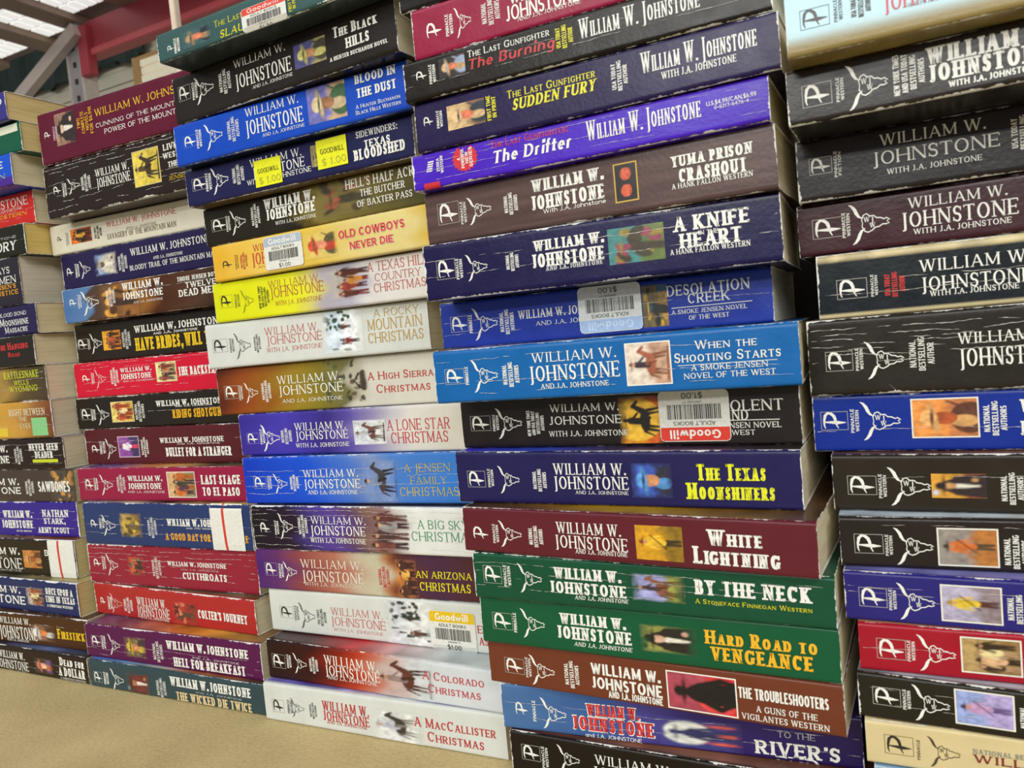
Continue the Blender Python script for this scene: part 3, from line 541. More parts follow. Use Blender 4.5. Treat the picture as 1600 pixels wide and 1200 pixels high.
 (3, [0.1944, 0.0478, -0.0198, 0.0498, 0.0247, 0.0494, 0.0259], '3a1c1c', 'dark red to silver paperback titled A Colorado Christmas', [(0, '2c1c1c'), (0.2, '3a1c1c'), (0.33, '7a2820'), (0.42, 'ac3c2a'), (0.5, 'b87260'), (0.56, 'b8aaa4'), (0.7, 'c4c8ca'), (1, 'c8ccd0')], ['2a1818', '4a1c20', 'b82830', 'b8a0a0', 'c0ccd0', 'c8d0d4'], None, 'c9bb98', 0.3, [], None, [
  ('P', 1, 'e6e4dc', None, 3.8, 14.9, 0.296, 0.653),
  ('V', 'sc', 'e6e4dc', ['PINNACLE', 'WESTERN'], 16.1, 20.3, 0.331, 0.686),
  ('S', None, 'e6e4dc', None, 21.7, 32.7, 0.226, 0.747),
  ('V', 'sc', 'e6e4dc', ['NATIONAL', 'BESTSELLING', 'AUTHORS'], 34.8, 42.3, 0.29, 0.72),
  ('T', 'tr', 'e6e4dc', 'WILLIAM W.', 47.2, 87.8, 0.575, 0.814),
  ('T', 'tr', 'e6e4dc', 'JOHNSTONE', 47.0, 88.8, 0.308, 0.561),
  ('T', 'rg', 'e6e4dc', 'AND J.A. JOHNSTONE', 48.8, 86.5, 0.211, 0.311),
  ('I', 'soft', ['b89088', 'c0c4c8', '5a2c24', '4a2a20', '8a7470'], 'rider', 87.1, 126.0, -0.098, 1.029),
  ('T', 'rg', 'c03840', 'A Colorado', 119.2, 159.8, 0.573, 0.78),
  ('T', 'rg', 'c03840', 'Christmas', 122.3, 156.9, 0.262, 0.47),
 ]),
 (3, [0.1943, 0.0413, 0.0142, 0.0244, 0.0002, 0.0257, 0.0002], 'c9cbc5', 'white paperback with lilac cover at the foot of the Christmas stack', None, ['7a70b8', '5a50a8', 'a8a0d0', 'c8d0d8', '5a5ab0', 'b8c4d8'], None, 'c9bb98', 0.1, [], None, [
  ('P', '9a9a94', '2a2622', None, 6.0, 15.7, 0.248, 0.593),
  ('V', 'sc', '5a5a58', ['PINNACLE', 'WESTERN'], 18.1, 23.5, 0.268, 0.63),
  ('S', None, '6a6a66', None, 21.2, 31.8, 0.195, 0.691),
  ('V', 'sc', '4a4a48', ['NATIONAL', 'BESTSELLING', 'AUTHORS'], 35.8, 41.9, 0.232, 0.653),
  ('T', 'rg', 'b83030', 'WILLIAM W.', 46.2, 80.5, 0.506, 0.746),
  ('T', 'rg', 'b83030', 'JOHNSTONE', 46.2, 80.5, 0.248, 0.489),
  ('T', 'rg', 'b83030', 'AND J.A. JOHNSTONE', 48.7, 78.6, 0.177, 0.256),
  ('I', 'soft', ['d0d0d0', 'd4d4d0', '3a3028', '8a8880', 'a8a8b8'], 'rider', 83.3, 117.6, 0.023, 0.755),
  ('T', 'rg', 'b82c2c', 'A MacCallister', 112.3, 164.7, 0.468, 0.69),
  ('T', 'rg', 'b82c2c', 'Christmas', 120.4, 156.7, 0.159, 0.387),
 ]),
 (2, [0.0088, 0.0653, 0.0166, 0.4211, 0.3839, 0.42, 0.3837], '5c2032', 'maroon two novel paperback with yellow author name, top of its stack', None, None, None, 'b89a5c', 0.3, [], None, [
  ('P', 0, 'e6e4dc', None, 5.2, 13.2, 0.494, 0.626),
  ('V', 'sc', 'c8a8b0', ['PINNACLE', 'WESTERN'], 15.4, 21.1, 0.421, 0.688),
  ('I', 0, ['8a6a58', '5a3a30', '2a2020', 'c8a890', 'a88060'], 'man', 18.6, 39.8, 0.292, 0.899),
  ('V', 'sc', 'd8a820', ['TWO', 'COMPLETE', 'NOVELS', 'FOR $6.99!'], 42.0, 59.7, 0.357, 0.85),
  ('T', 'rg', 'd8b028', 'WILLIAM W. JOHNSTONE', 61.8, 163.2, 0.634, 0.773),
  ('T', 'rg', 'e6e4dc', 'CUNNING OF THE MOUNTAIN MAN', 61.5, 167.0, 0.426, 0.507),
  ('T', 'rg', 'e6e4dc', 'POWER OF THE MOUNTAIN MAN', 69.6, 167.0, 0.276, 0.368),
 ]),
 (2, [0.0043, 0.0676, 0.0095, 0.3837, 0.3454, 0.3835, 0.3448], '2e2624', 'thick black paperback with yellow picture and heavily creased spine', None, None, ['3a3028', '241e1c'], 'c0a868', 1.0, [0.15, 0.3, 0.38, 0.48, 0.62, 0.75, 0.84, 0.92], None, [
  ('P', 0, 'e6e4dc', None, 8.4, 18.0, 0.435, 0.596),
  ('V', 'sc', 'e6e4dc', ['PINNACLE', 'WESTERN'], 19.3, 24.4, 0.362, 0.621),
  ('S', None, 'e6e4dc', None, 25.4, 39.0, 0.374, 0.678),
  ('V', 'sc', 'e6e4dc', ['NATIONAL', 'BESTSELLING', 'AUTHORS'], 40.4, 51.6, 0.365, 0.688),
  ('T', 'tr', 'e6e4dc', 'WILLIAM W.', 56.6, 91.5, 0.572, 0.709),
  ('T', 'tr', 'e6e4dc', 'JOHNSTONE', 56.9, 92.2, 0.372, 0.542),
  ('I', 'd0c080', ['d8c048', 'c8b040', '3a2a18', '2a2018', '4a3820'], 'rider', 96.3, 121.2, 0.228, 0.822),
  ('T', 'sl', 'e6e4dc', 'LIVE BY', 126.6, 150.1, 0.719, 0.826),
  ('T', 'sl', 'e6e4dc', 'WEST OF', 125.6, 150.4, 0.58, 0.676),
  ('T', 'sl', 'e6e4dc', 'THE LAW', 129.5, 151.7, 0.423, 0.519),
  ('T', 'rg', 'c8a828', 'JENSEN', 128.6, 147.9, 0.202, 0.275),
 ]),
 (2, [-0.0198, 0.0832, 0.0376, 0.3451, 0.3222, 0.3446, 0.3224], 'cfc9b6', 'ivory paperback with red author name and small fiery picture', None, None, '4a4038', 'c9bb98', 0.3, [], None, [
  ('P', 0, '2a2622', None, 6.5, 13.2, 0.423, 0.612),
  ('V', 'sc', '8a8270', ['PINNACLE', 'WESTERN'], 16.7, 20.4, 0.26, 0.699),
  ('I', 0, ['d87020', 'a84820', '2a1c14', '3a2014', 'e0a030'], 'group', 22.7, 45.7, 0.269, 0.748),
  ('V', 'sc', '3a3430', ['USA TODAY', 'BESTSELLING', 'AUTHOR'], 48.5, 57.5, 0.288, 0.72),
  ('T', 'tr', 'c04840', 'WILLIAM W. JOHNSTONE', 62.5, 133.8, 0.6, 0.784),
  ('T', 'rg', '8a8270', 'WITH J.A. JOHNSTONE', 82.5, 113.3, 0.392, 0.473),
  ('T', 'rg', '7a6a58', 'SAVAGERY OF THE MOUNTAIN MAN', 61.9, 132.7, 0.205, 0.377),
 ]),
 (2, [-0.0132, 0.0845, 0.0132, 0.322, 0.2945, 0.3221, 0.2944], '2b2648', 'navy paperback titled Bloody Trail of the Mountain Man', None, None, None, 'c9bb98', 0.4, [], None, [
  ('P', 0, 'e6e4dc', None, 4.5, 13.7, 0.377, 0.616),
  ('V', 'sc', 'e6e4dc', ['PINNACLE', 'WESTERN'], 15.2, 20.5, 0.308, 0.693),
  ('S', None, 'e6e4dc', None, 20.9, 33.1, 0.25, 0.737),
  ('I', 'soft', ['8aa0c0', 'a8a8a8', 'c0b8a8', '6a5a50', '4a4a58'], 'man', 38.0, 62.8, 0.233, 0.841),
  ('V', 'sc', 'e6e4dc', ['NATIONAL', 'BESTSELLING', 'AUTHORS'], 64.0, 74.5, 0.251, 0.738),
  ('T', 'rg', 'e6e4dc', 'WILLIAM W. JOHNSTONE', 78.3, 158.3, 0.622, 0.811),
  ('T', 'rg', 'e6e4dc', 'AND J.A. JOHNSTONE', 101.4, 131.2, 0.431, 0.512),
  ('T', 'rg', 'e6e4dc', 'BLOODY TRAIL OF THE MOUNTAIN MAN', 76.0, 163.8, 0.24, 0.374),
 ]),
 (2, [-0.0083, 0.0786, 0.0221, 0.2943, 0.2681, 0.2941, 0.2674], '5a4030', 'brown painted paperback with blue left end titled Twelve Dead Men', [(0, '4a6c9c'), (0.16, '5878a4'), (0.18, '4a3c34'), (0.3, '5c4230'), (0.5, '8a5a2c'), (0.6, '4a2c20'), (0.8, '50382c'), (1, '2c2622')], None, None, 'c9bb98', 0.7, [0.7], None, [
  ('P', 0, 'e6e4dc', None, 6.6, 16.2, 0.48, 0.701),
  ('V', 'sc', 'e6e4dc', ['PINNACLE', 'WESTERN'], 17.0, 21.4, 0.406, 0.807),
  ('S', None, 'e6e4dc', None, 21.0, 40.5, 0.171, 0.88),
  ('V', 'sc', 'e6e4dc', ['NATIONAL', 'BESTSELLING', 'AUTHORS'], 48.6, 59.1, 0.336, 0.868),
  ('I', 'soft', ['8a5a28', 'a86a28', 'd89a38', '4a2c1c', '3a2418'], 'scene', 41.0, 82.3, 0.039, 0.932),
  ('T', 'sl', 'e6e4dc', 'WILLIAM W.', 67.0, 108.1, 0.722, 0.921),
  ('T', 'sl', 'e6e4dc', 'JOHNSTONE', 66.4, 108.2, 0.458, 0.657),
  ('T', 'rg', 'e6e4dc', 'AND J.A. JOHNSTONE', 77.0, 107.3, 0.328, 0.387),
  ('T', 'sl', 'e6e4dc', 'THOSE JENSEN BOYS!', 123.2, 163.9, 0.734, 0.85),
  ('T', 'sl', 'e6e4dc', 'TWELVE', 130.5, 159.6, 0.536, 0.685),
  ('T', 'sl', 'e6e4dc', 'DEAD MEN', 123.4, 159.9, 0.328, 0.511),
 ]),
 (2, [-0.015, 0.0893, 0.0154, 0.2678, 0.2375, 0.2671, 0.2366], '2d2825', 'black paperback titled Have Brides, Will Travel in yellow', None, ['b89838', 'c8a848', '3a3430'], None, 'c9bb98', 0.5, [], None, [
  ('P', 1, 'e6e4dc', None, 1.4, 14.4, 0.358, 0.611),
  ('V', 'sc', 'e6e4dc', ['PINNACLE', 'WESTERN'], 14.0, 17.0, 0.328, 0.612),
  ('S', None, 'e6e4dc', None, 17.0, 30.7, 0.207, 0.728),
  ('I', 0, ['d89a28', 'c87a20', '4a2c18', '6a3420', 'a84c24'], 'group', 31.7, 52.0, 0.263, 0.745),
  ('V', 'sc', 'e6e4dc', ['NATIONAL', 'BESTSELLING', 'AUTHORS'], 53.4, 63.3, 0.245, 0.736),
  ('T', 'sl', 'e6e4dc', 'WILLIAM W. JOHNSTONE', 68.0, 157.9, 0.616, 0.787),
  ('T', 'sl', 'e6e4dc', 'and J.A. Johnstone', 87.8, 133.0, 0.525, 0.593),
  ('T', 'sl', 'dcb818', 'HAVE BRIDES, WILL TRAVEL', 67.3, 167.0, 0.173, 0.487),
 ]),
 (2, [-0.0151, 0.0848, 0.0095, 0.2372, 0.2099, 0.2364, 0.2095], 'c42238', 'bright red creased paperback titled The Backstabbers', None, None, None, 'c9bb98', 0.6, [0.22, 0.4, 0.55, 0.82, 0.92], None, [
  ('P', 0, 'e6e4dc', None, 8.1, 18.8, 0.44, 0.66),
  ('V', 'sc', 'e6e4dc', ['PINNACLE', 'WESTERN'], 19.5, 23.3, 0.382, 0.709),
  ('S', None, 'e8b0b0', None, 23.9, 36.5, 0.247, 0.79),
  ('V', 'sc', 'e6e4dc', ['NATIONAL', 'BESTSELLING', 'AUTHORS'], 41.8, 51.2, 0.286, 0.805),
  ('T', 'sl', 'e6e4dc', 'WILLIAM W.', 53.4, 87.0, 0.639, 0.763),
  ('T', 'sl', 'e6e4dc', 'JOHNSTONE', 53.2, 86.8, 0.443, 0.595),
  ('T', 'rg', 'e6e4dc', 'AND J.A. JOHNSTONE', 54.7, 88.2, 0.367, 0.414),
  ('I', 'd8d0a0', ['d8d090', 'c8b880', '8a3c30', '3a3028', 'b87848'], 'group', 92.4, 112.4, 0.32, 0.814),
  ('T', 'sl', 'e6e4dc', 'THE BACKSTABBERS', 114.9, 167.0, 0.429, 0.661),
 ]),
 (2, [-0.0181, 0.0846, 0.0134, 0.2097, 0.1853, 0.2092, 0.1852], '2b2724', 'black paperback titled Riding Shotgun in yellow', None, ['8a6a5a', 'c8b890', 'a86a78'], None, 'c9bb98', 0.6, [0.48], None, [
  ('P', 1, 'e6e4dc', None, 5.1, 17.3, 0.308, 0.66),
  ('V', 'sc', 'e6e4dc', ['PINNACLE', 'WESTERN'], 17.2, 22.7, 0.27, 0.641),
  ('S', None, 'e6e4dc', None, 23.9, 38.0, 0.117, 0.773),
  ('I', 'd8c890', ['d8c068', 'c8a048', 'b84828', '8a3820', 'e0c890'], 'group', 41.2, 64.8, 0.204, 0.804),
  ('V', 'sc', 'e6e4dc', ['NATIONAL', 'BESTSELLING', 'AUTHORS'], 66.8, 78.0, 0.169, 0.807),
  ('T', 'sl', 'e6e4dc', 'WILLIAM W. JOHNSTONE', 90.5, 159.8, 0.601, 0.777),
  ('T', 'sl', 'e6e4dc', 'and J.A. Johnstone', 110.1, 147.1, 0.555, 0.617),
  ('T', 'sl', 'd8a018', 'RIDING SHOTGUN', 106.5, 154.9, 0.222, 0.482),
 ]),
 (2, [-0.0105, 0.0835, 0.0081, 0.1851, 0.157, 0.185, 0.1571], '54262b', 'dark maroon paperback titled Bullet for a Stranger', None, None, None, 'c9bb98', 0.5, [0.65], None, [
  ('P', 0, 'e6e4dc', None, 6.1, 16.8, 0.33, 0.565),
  ('V', 'sc', 'e6e4dc', ['PINNACLE', 'WESTERN'], 16.2, 23.7, 0.306, 0.665),
  ('S', None, 'e6e4dc', None, 23.5, 35.6, 0.159, 0.73),
  ('I', 'd0b8c0', ['8a4a98', '3a3058', 'e0d8e0', '6a2a30', 'c83858'], 'stand', 38.4, 60.6, 0.22, 0.753),
  ('V', 'sc', 'e6e4dc', ['NATIONAL', 'BESTSELLING', 'AUTHORS'], 63.4, 71.7, 0.2, 0.738),
  ('T', 'sl', 'e6e4dc', 'WILLIAM W. JOHNSTONE', 84.2, 148.8, 0.56, 0.697),
  ('T', 'sl', 'e6e4dc', 'and J.A. Johnstone', 101.8, 144.7, 0.506, 0.553),
  ('T', 'sl', 'e6e4dc', 'BULLET FOR A STRANGER', 89.4, 154.8, 0.198, 0.436),
 ]),
 (2, [-0.0048, 0.0697, 0.0184, 0.1568, 0.1317, 0.1568, 0.1322], '8e2542', 'raspberry paperback titled Last Stage to El Paso', None, ['6a4a80', '7a5a90', 'c87a48', 'd0a060', '4a4038', '6a5a40'], None, 'c9bb98', 0.3, [0.6], None, [
  ('P', 1, 'e6e4dc', None, 7.5, 18.2, 0.341, 0.679),
  ('V', 'sc', 'e6e4dc', ['PINNACLE', 'WESTERN'], 18.3, 23.0, 0.33, 0.717),
  ('S', None, 'e6e4dc', None, 25.0, 39.3, 0.184, 0.814),
  ('V', 'sc', 'e6e4dc', ['NATIONAL', 'BESTSELLING', 'AUTHORS'], 43.7, 53.4, 0.253, 0.809),
  ('T', 'sl', 'e6e4dc', 'WILLIAM W.', 56.2, 91.7, 0.613, 0.768),
  ('T', 'sl', 'e6e4dc', 'JOHNSTONE', 55.8, 90.7, 0.37, 0.548),
  ('T', 'rg', 'e6e4dc', 'AND J.A. JOHNSTONE', 54.4, 93.3, 0.254, 0.324),
  ('I', 'e0d8d0', ['c8a070', '8a8058', 'c86a28', '5a3040', '3a3828'], 'group', 97.4, 124.0, 0.145, 0.851),
  ('T', 'sl', 'e6e4dc', 'LAST STAGE', 130.4, 167.0, 0.508, 0.772),
  ('T', 'sl', 'e6e4dc', 'TO EL PASO', 130.7, 165.6, 0.184, 0.426),
 ]),
 (2, [0.0035, 0.0649, 0.0069, 0.1315, 0.0996, 0.132, 0.1004], '2d3b66', 'slate blue paperback with a white label and red line over its right end', None, ['8a88a8', 'c8b8a0', '3a3434', 'a08048', 'c8b070'], None, 'c9bb98', 0.5, [0.3, 0.5, 0.68], None, [
  ('P', 0, 'e6e4dc', None, 6.7, 16.2, 0.398, 0.601),
  ('V', 'sc', 'e6e4dc', ['PINNACLE', 'WESTERN'], 17.1, 23.6, 0.391, 0.638),
  ('S', None, 'e6e4dc', None, 20.4, 35.5, 0.223, 0.717),
  ('I', 'soft', ['a88a48', '8a6a30', 'c8a838', '5a4820', '6a5838'], 'scene', 39.8, 64.3, 0.194, 0.779),
  ('V', 'sc', 'e6e4dc', ['NATIONAL', 'BESTSELLING', 'AUTHORS'], 70.0, 80.0, 0.213, 0.69),
  ('T', 'sl', 'e6e4dc', 'WILLIAM W. JOHNSTONE', 90.6, 155.4, 0.505, 0.666),
  ('T', 'sl', 'e6e4dc', 'and J.A. Johnstone', 109.2, 142.9, 0.447, 0.49),
  ('T', 'sl', 'd8982c', 'A GOOD DAY FOR A MASSACRE', 87.5, 167.0, 0.18, 0.342),
  ('K', 'redline', 'dedcd6', None, 134.1, 163.7, 0.016, 1.008),
 ]),
 (2, [0.0019, 0.0655, 0.0181, 0.0994, 0.0693, 0.1001, 0.0693], '8c2b3a', 'crimson paperback with white creases titled Cutthroats', None, None, None, 'c9bb98', 1.0, [0.25, 0.38, 0.52, 0.66, 0.78, 0.9], None, [
  ('P', 0, 'e6e4dc', None, 5.1, 14.5, 0.411, 0.628),
  ('V', 'sc', 'e6e4dc', ['PINNACLE', 'WESTERN'], 15.3, 19.7, 0.359, 0.708),
  ('S', None, 'e6e4dc', None, 20.1, 32.9, 0.218, 0.763),
  ('I', 'soft', ['b84830', '8a3030', '6a6a48', 'c8583a', '3a2a28'], 'scene', 44.1, 61.2, 0.259, 0.744),
  ('V', 'sc', 'e6e4dc', ['NATIONAL', 'BESTSELLING', 'AUTHORS'], 69.2, 79.1, 0.228, 0.75),
  ('T', 'sl', 'e6e4dc', 'WILLIAM W. JOHNSTONE', 85.6, 142.7, 0.561, 0.67),
  ('T', 'rg', 'e6e4dc', 'and J.A. Johnstone', 98.5, 135.0, 0.473, 0.51),
  ('T', 'sl', 'e6e4dc', 'CUTTHROATS', 99.6, 142.0, 0.26, 0.42),
 ]),
 (2, [0.0048, 0.065, -0.0328, 0.0691, 0.0453, 0.0691, 0.0453], 'a53131', "scarlet paperback titled Colter's Journey", None, ['3a3028', '5a4838', '6a5038'], None, 'c9bb98', 0.7, [], None, [
  ('P', 0, 'e6e4dc', None, 5.7, 12.7, 0.307, 0.564),
  ('V', 'sc', 'e6e4dc', ['PINNACLE', 'WESTERN'], 14.9, 21.0, 0.192, 0.617),
  ('S', None, 'e0a8a0', None, 18.0, 32.4, 0.098, 0.734),
  ('V', 'sc', 'e6e4dc', ['NATIONAL', 'BESTSELLING', 'AUTHORS'], 33.9, 45.0, 0.16, 0.663),
  ('T', 'tr', 'e6e4dc', 'WILLIAM W.', 49.4, 82.0, 0.446, 0.714),
  ('T', 'tr', 'e6e4dc', 'JOHNSTONE', 48.8, 84.9, 0.138, 0.428),
  ('T', 'rg', 'e6e4dc', 'WITH J.A. JOHNSTONE', 51.6, 83.4, 0.049, 0.132),
  ('I', 'soft', ['a83830', '8a3028', '3a2420', 'c86a50', '5a4030'], 'scene', 88.1, 114.1, 0.041, 0.733),
  ('T', 'sl', 'e6e4dc', "COLTER'S JOURNEY", 114.9, 163.0, 0.302, 0.556),
 ]),
 (2, [0.0165, 0.046, 0.0168, 0.0451, 0.0206, 0.045, 0.0204], '552149', 'plum paperback titled Hell for Breakfast', None, ['5a3a60', '7a4a58', 'b85a38', 'c87a30', 'b89040', '6a4c38'], None, 'c9bb98', 0.5, [0.3, 0.5, 0.15], None, [
  ('P', 1, 'e6e4dc', None, 5.9, 16.5, 0.356, 0.679),
  ('V', 'sc', 'e6e4dc', ['PINNACLE', 'WESTERN'], 17.1, 22.0, 0.299, 0.719),
  ('S', None, 'e6e4dc', None, 24.6, 36.9, 0.15, 0.787),
  ('I', 'soft', ['6a5840', '7a6a48', 'c8a838', 'b87848', '3a3030'], 'hat', 40.9, 64.0, 0.166, 0.786),
  ('V', 'sc', 'e6e4dc', ['NATIONAL', 'BESTSELLING', 'AUTHORS'], 70.3, 81.1, 0.135, 0.748),
  ('T', 'sl', 'e6e4dc', 'WILLIAM W. JOHNSTONE', 84.7, 160.0, 0.564, 0.81),
  ('T', 'rg', 'e6e4dc', 'and J.A. Johnstone', 108.2, 151.2, 0.383, 0.449),
  ('T', 'sl', 'e6e4dc', 'HELL FOR BREAKFAST', 90.2, 156.0, 0.084, 0.349),
 ]),
 (2, [0.0218, 0.0423, 0.0115, 0.0204, 0.0002, 0.0202, 0.0002], '36484d', 'slate teal paperback titled The Wicked Die Twice at the foot of its stack', None, ['4a68b8', '6a90c0', 'a8a8a8', 'a8603c', '8a4830', '3a3030'], None, 'c9bb98', 0.3, [], None, [
  ('P', 1, 'e6e4dc', None, 3.9, 13.0, 0.192, 0.585),
  ('V', 'sc', 'e6e4dc', ['PINNACLE', 'WESTERN'], 14.7, 20.7, 0.159, 0.621),
  ('S', None, 'e6e4dc', None, 22.8, 36.4, 0.013, 0.787),
  ('I', 'soft', ['4a3030', '2a2428', '6a2c28', 'a87050', 'c8c0b0'], 'man', 39.0, 63.3, -0.012, 0.768),
  ('V', 'sc', 'e6e4dc', ['NATIONAL', 'BESTSELLING', 'AUTHORS'], 69.7, 79.9, 0.021, 0.722),
  ('T', 'sl', 'e6e4dc', 'WILLIAM W. JOHNSTONE', 84.1, 157.9, 0.523, 0.845),
  ('T', 'rg', 'e6e4dc', 'and J.A. Johnstone', 107.7, 149.4, 0.399, 0.462),
  ('T', 'sl', 'd8c090', 'THE WICKED DIE TWICE', 88.6, 157.5, 0.044, 0.339),
 ]),
 (1, [-0.1748, 0.0533, -0.0113, 0.4383, 0.4181, 0.4383, 0.4182], '39357c', 'indigo blue paperback at the very top of the left edge stack', None, None, '242040', 'c0a060', 0.3, [], None, [
  ('T', 'sl', 'e6e4dc', 'GOLD', 121.6, 167.0, 0.528, 0.811),
 ]),
 (1, [-0.1714, 0.0552, 0.0135, 0.4179, 0.3963, 0.4179, 0.3963], '1f5541', 'bottle green paperback with a white patch at its right end', None, None, None, 'c0a464', 0.5, [], None, [
  ('R', None, 'd4d6c0', None, 123.5, 168.1, 0.67, 0.934),
 ]),
 (1, [-0.1819, 0.0549, -0.0048, 0.3961, 0.3728, 0.396, 0.3727], '1e50c2', 'azure paperback with violet lower edge, third from the top of the left edge stack', None, None, None, 'c2b490', 0.4, [], 'violetbottom', [
  ('T', 'sl', 'e6e4dc', 'RANGE', 114.2, 160.9, 0.575, 0.795),
  ('T', 'rg', 'c8b840', 'WESTERN', 112.1, 161.9, 0.245, 0.406),
 ]),
 (1, [-0.1874, 0.0645, 0.0376, 0.3725, 0.3473, 0.3724, 0.3472], 'c02e2a', 'scarlet paperback in the left edge stack', None, None, None, 'c0b090', 0.7, [0.2, 0.45], None, [
  ('T', 'tr', 'e6e4dc', 'JOHNSTONE', 105.7, 164.4, 0.587, 0.858),
  ('T', 'rg', 'e6e4dc', 'AND J.A. JOHNSTONE', 111.1, 157.3, 0.481, 0.558),
  ('T', 'bi', 'd8a830', 'WESTERN', 119.8, 161.8, 0.292, 0.408),
 ]),
 (1, [-0.1919, 0.0627, 0.0041, 0.347, 0.3235, 0.347, 0.3235], '26261f', 'black paperback with white bold title ending in TORY', None, None, None, 'c4a24c', 0.7, [0.5], None, [
  ('T', 'bi', 'e6e4dc', 'TERRITORY', 87.5, 158.8, 0.204, 0.501),
  ('T', 'rg', 'e6e4dc', 'JOHNSTONE', 116.8, 160.6, 0.58, 0.654),
 ]),
 (1, [-0.2029, 0.0626, 0.0013, 0.3232, 0.287, 0.3233, 0.2868], '2d2931', 'thick charcoal paperback with orange lower title lines at the left edge', None, None, None, 'bdb09a', 0.4, [], None, [
  ('T', 'rg', 'e6e4dc', 'DAYS', 136.5, 159.0, 0.676, 0.816),
  ('T', 'rg', 'e6e4dc', 'AND MEN', 119.4, 165.5, 0.466, 0.621),
  ('T', 'sl', 'd89828', "JENSEN'S", 133.7, 164.4, 0.354, 0.448),
  ('T', 'sl', 'd89828', 'JUSTICE', 136.0, 166.6, 0.223, 0.322),
 ]),
 (1, [-0.1923, 0.0629, 0.0096, 0.2868, 0.2633, 0.2866, 0.2632], '2b2648', 'navy paperback titled Moonshine Massacre', None, None, None, 'c4b282', 0.4, [], None, [
  ('T', 'rg', 'e6e4dc', 'BLOOD BOND', 124.6, 159.5, 0.66, 0.787),
  ('T', 'rg', 'e6e4dc', 'Moonshine', 125.0, 161.0, 0.357, 0.599),
  ('T', 'rg', 'e6e4dc', 'Massacre', 130.3, 158.9, 0.121, 0.32),
 ]),
 (1, [-0.1963, 0.0625, -0.0008, 0.2631, 0.2392, 0.2629, 0.2391], '2b2723', 'black paperback with red title The Hanging Road', None, None, None, 'c6b68a', 0.5, [], None, [
  ('T', 'sl', 'c83030', 'The Hanging', 124.2, 163.6, 0.578, 0.8),
  ('T', 'sl', 'c83030', 'Road', 137.1, 152.4, 0.339, 0.493),
 ]),
 (1, [-0.1935, 0.0654, 0.0063, 0.2389, 0.2117, 0.2389, 0.2117], '6a5634', 'olive gold paperback titled Rattlesnake Wells, Wyoming', [(0, '6a5230'), (0.5, '8a7040'), (0.68, 'a08040'), (0.8, '5a4a30'), (1, '463c2c')], None, None, 'c8ba98', 0.6, [0.35, 0.6, 0.8], None, [
  ('T', 'rg', 'c8d020', 'RATTLESNAKE', 118.3, 162.5, 0.676, 0.881),
  ('T', 'rg', 'c8d020', 'WELLS', 130.4, 149.2, 0.481, 0.622),
  ('T', 'rg', 'c8d020', 'WYOMING', 123.4, 159.4, 0.287, 0.455),
 ]),
 (1, [-0.1923, 0.0661, 0.0028, 0.2115, 0.1821, 0.2114, 0.1822], '8a6a40', 'golden brown paperback with a green sticker near its right end', [(0, '8a6028'), (0.5, 'c89838'), (0.75, 'b88a40'), (0.88, '8a5a34'), (1, '6a3c28')], None, None, 'bdae92', 0.6, [0.6, 0.35], None, [
  ('T', 'rg', 'dcd0b0', 'RIGHT BETWEEN', 116.8, 162.9, 0.629, 0.805),
  ('T', 'rg', 'dcd0b0', 'THE', 129.1, 139.1, 0.473, 0.595),
  ('T', 'rg', 'dcd0b0', 'EYES', 129.6, 142.8, 0.279, 0.409),
  ('R', None, '80c080', None, 144.5, 163.8, 0.063, 0.547),
  ('R', None, 'd8b830', None, 96.1, 112.6, 0.068, 0.308),
 ]),
 (1, [-0.188, 0.067, 0.0137, 0.1819, 0.1565, 0.1819, 0.1567], '2d2321', 'black paperback with white creases titled Never Seen Deader', None, None, None, 'bfae8e', 0.8, [0.2, 0.4, 0.6, 0.8], None, [
  ('T', 'sl', 'e6e4dc', 'WILLIAM W.', 50.1, 100.1, 0.572, 0.787),
  ('T', 'sl', 'e6e4dc', 'JOHNSTONE', 46.3, 101.6, 0.216, 0.462),
  ('V', 'sc', 'e6e4dc', ['NATIONAL', 'BESTSELLING', 'AUTHORS'], 109.1, 119.9, 0.178, 0.758),
  ('T', 'sl', 'e6e4dc', 'NEVER SEEN', 128.6, 165.1, 0.6, 0.824),
  ('T', 'sl', 'e6e4dc', 'DEADER', 135.4, 157.6, 0.358, 0.573),
  ('R', None, 'c0cc20', None, 131.6, 162.9, 0.22, 0.319),
 ]),
 (1, [-0.1819, 0.066, 0.0244, 0.1562, 0.1301, 0.1565, 0.1304], '463c36', 'brown painted paperback titled Sawbones', None, None, None, 'bdb08c', 0.3, [], None, [
  ('T', 'sl', 'e6e4dc', 'WILLIAM W.', 35.5, 103.5, 0.522, 0.733),
  ('T', 'sl', 'e6e4dc', 'JOHNSTONE', 30.3, 105.2, 0.246, 0.458),
  ('V', 'sc', 'e6e4dc', ['NATIONAL', 'BESTSELLING', 'AUTHORS'], 111.5, 122.8, 0.192, 0.715),
  ('I', 'soft', ['463c36', '5a4838', 'a87838', 'b88440', '3a342c'], 'scene', 142.0, 171.8, 0.045, 0.952),
  ('T', 'ss', 'e6e4dc', 'SAWBONES', 127.7, 165.7, 0.314, 0.64),
 ]),
 (1, [-0.1834, 0.0637, 0.0419, 0.1299, 0.1013, 0.1302, 0.1019], '3a2b82', 'purple paperback titled as an army scout with white slab lettering', None, ['4a48a0', 'c8c060', '2a8080', '3a3080'], None, 'c0b27e', 0.8, [0.25, 0.5, 0.7], None, [
  ('T', 'sl', 'e6e4dc', 'WILLIAM W.', 80.6, 116.0, 0.545, 0.753),
  ('T', 'sl', 'e6e4dc', 'JOHNSTONE', 78.0, 116.7, 0.24, 0.469),
  ('T', 'sl', 'e6e4dc', 'and J.A. Johnstone', 94.9, 114.1, 0.137, 0.193),
  ('T', 'sl', 'e6e4dc', 'NATHAN', 129.5, 160.6, 0.581, 0.783),
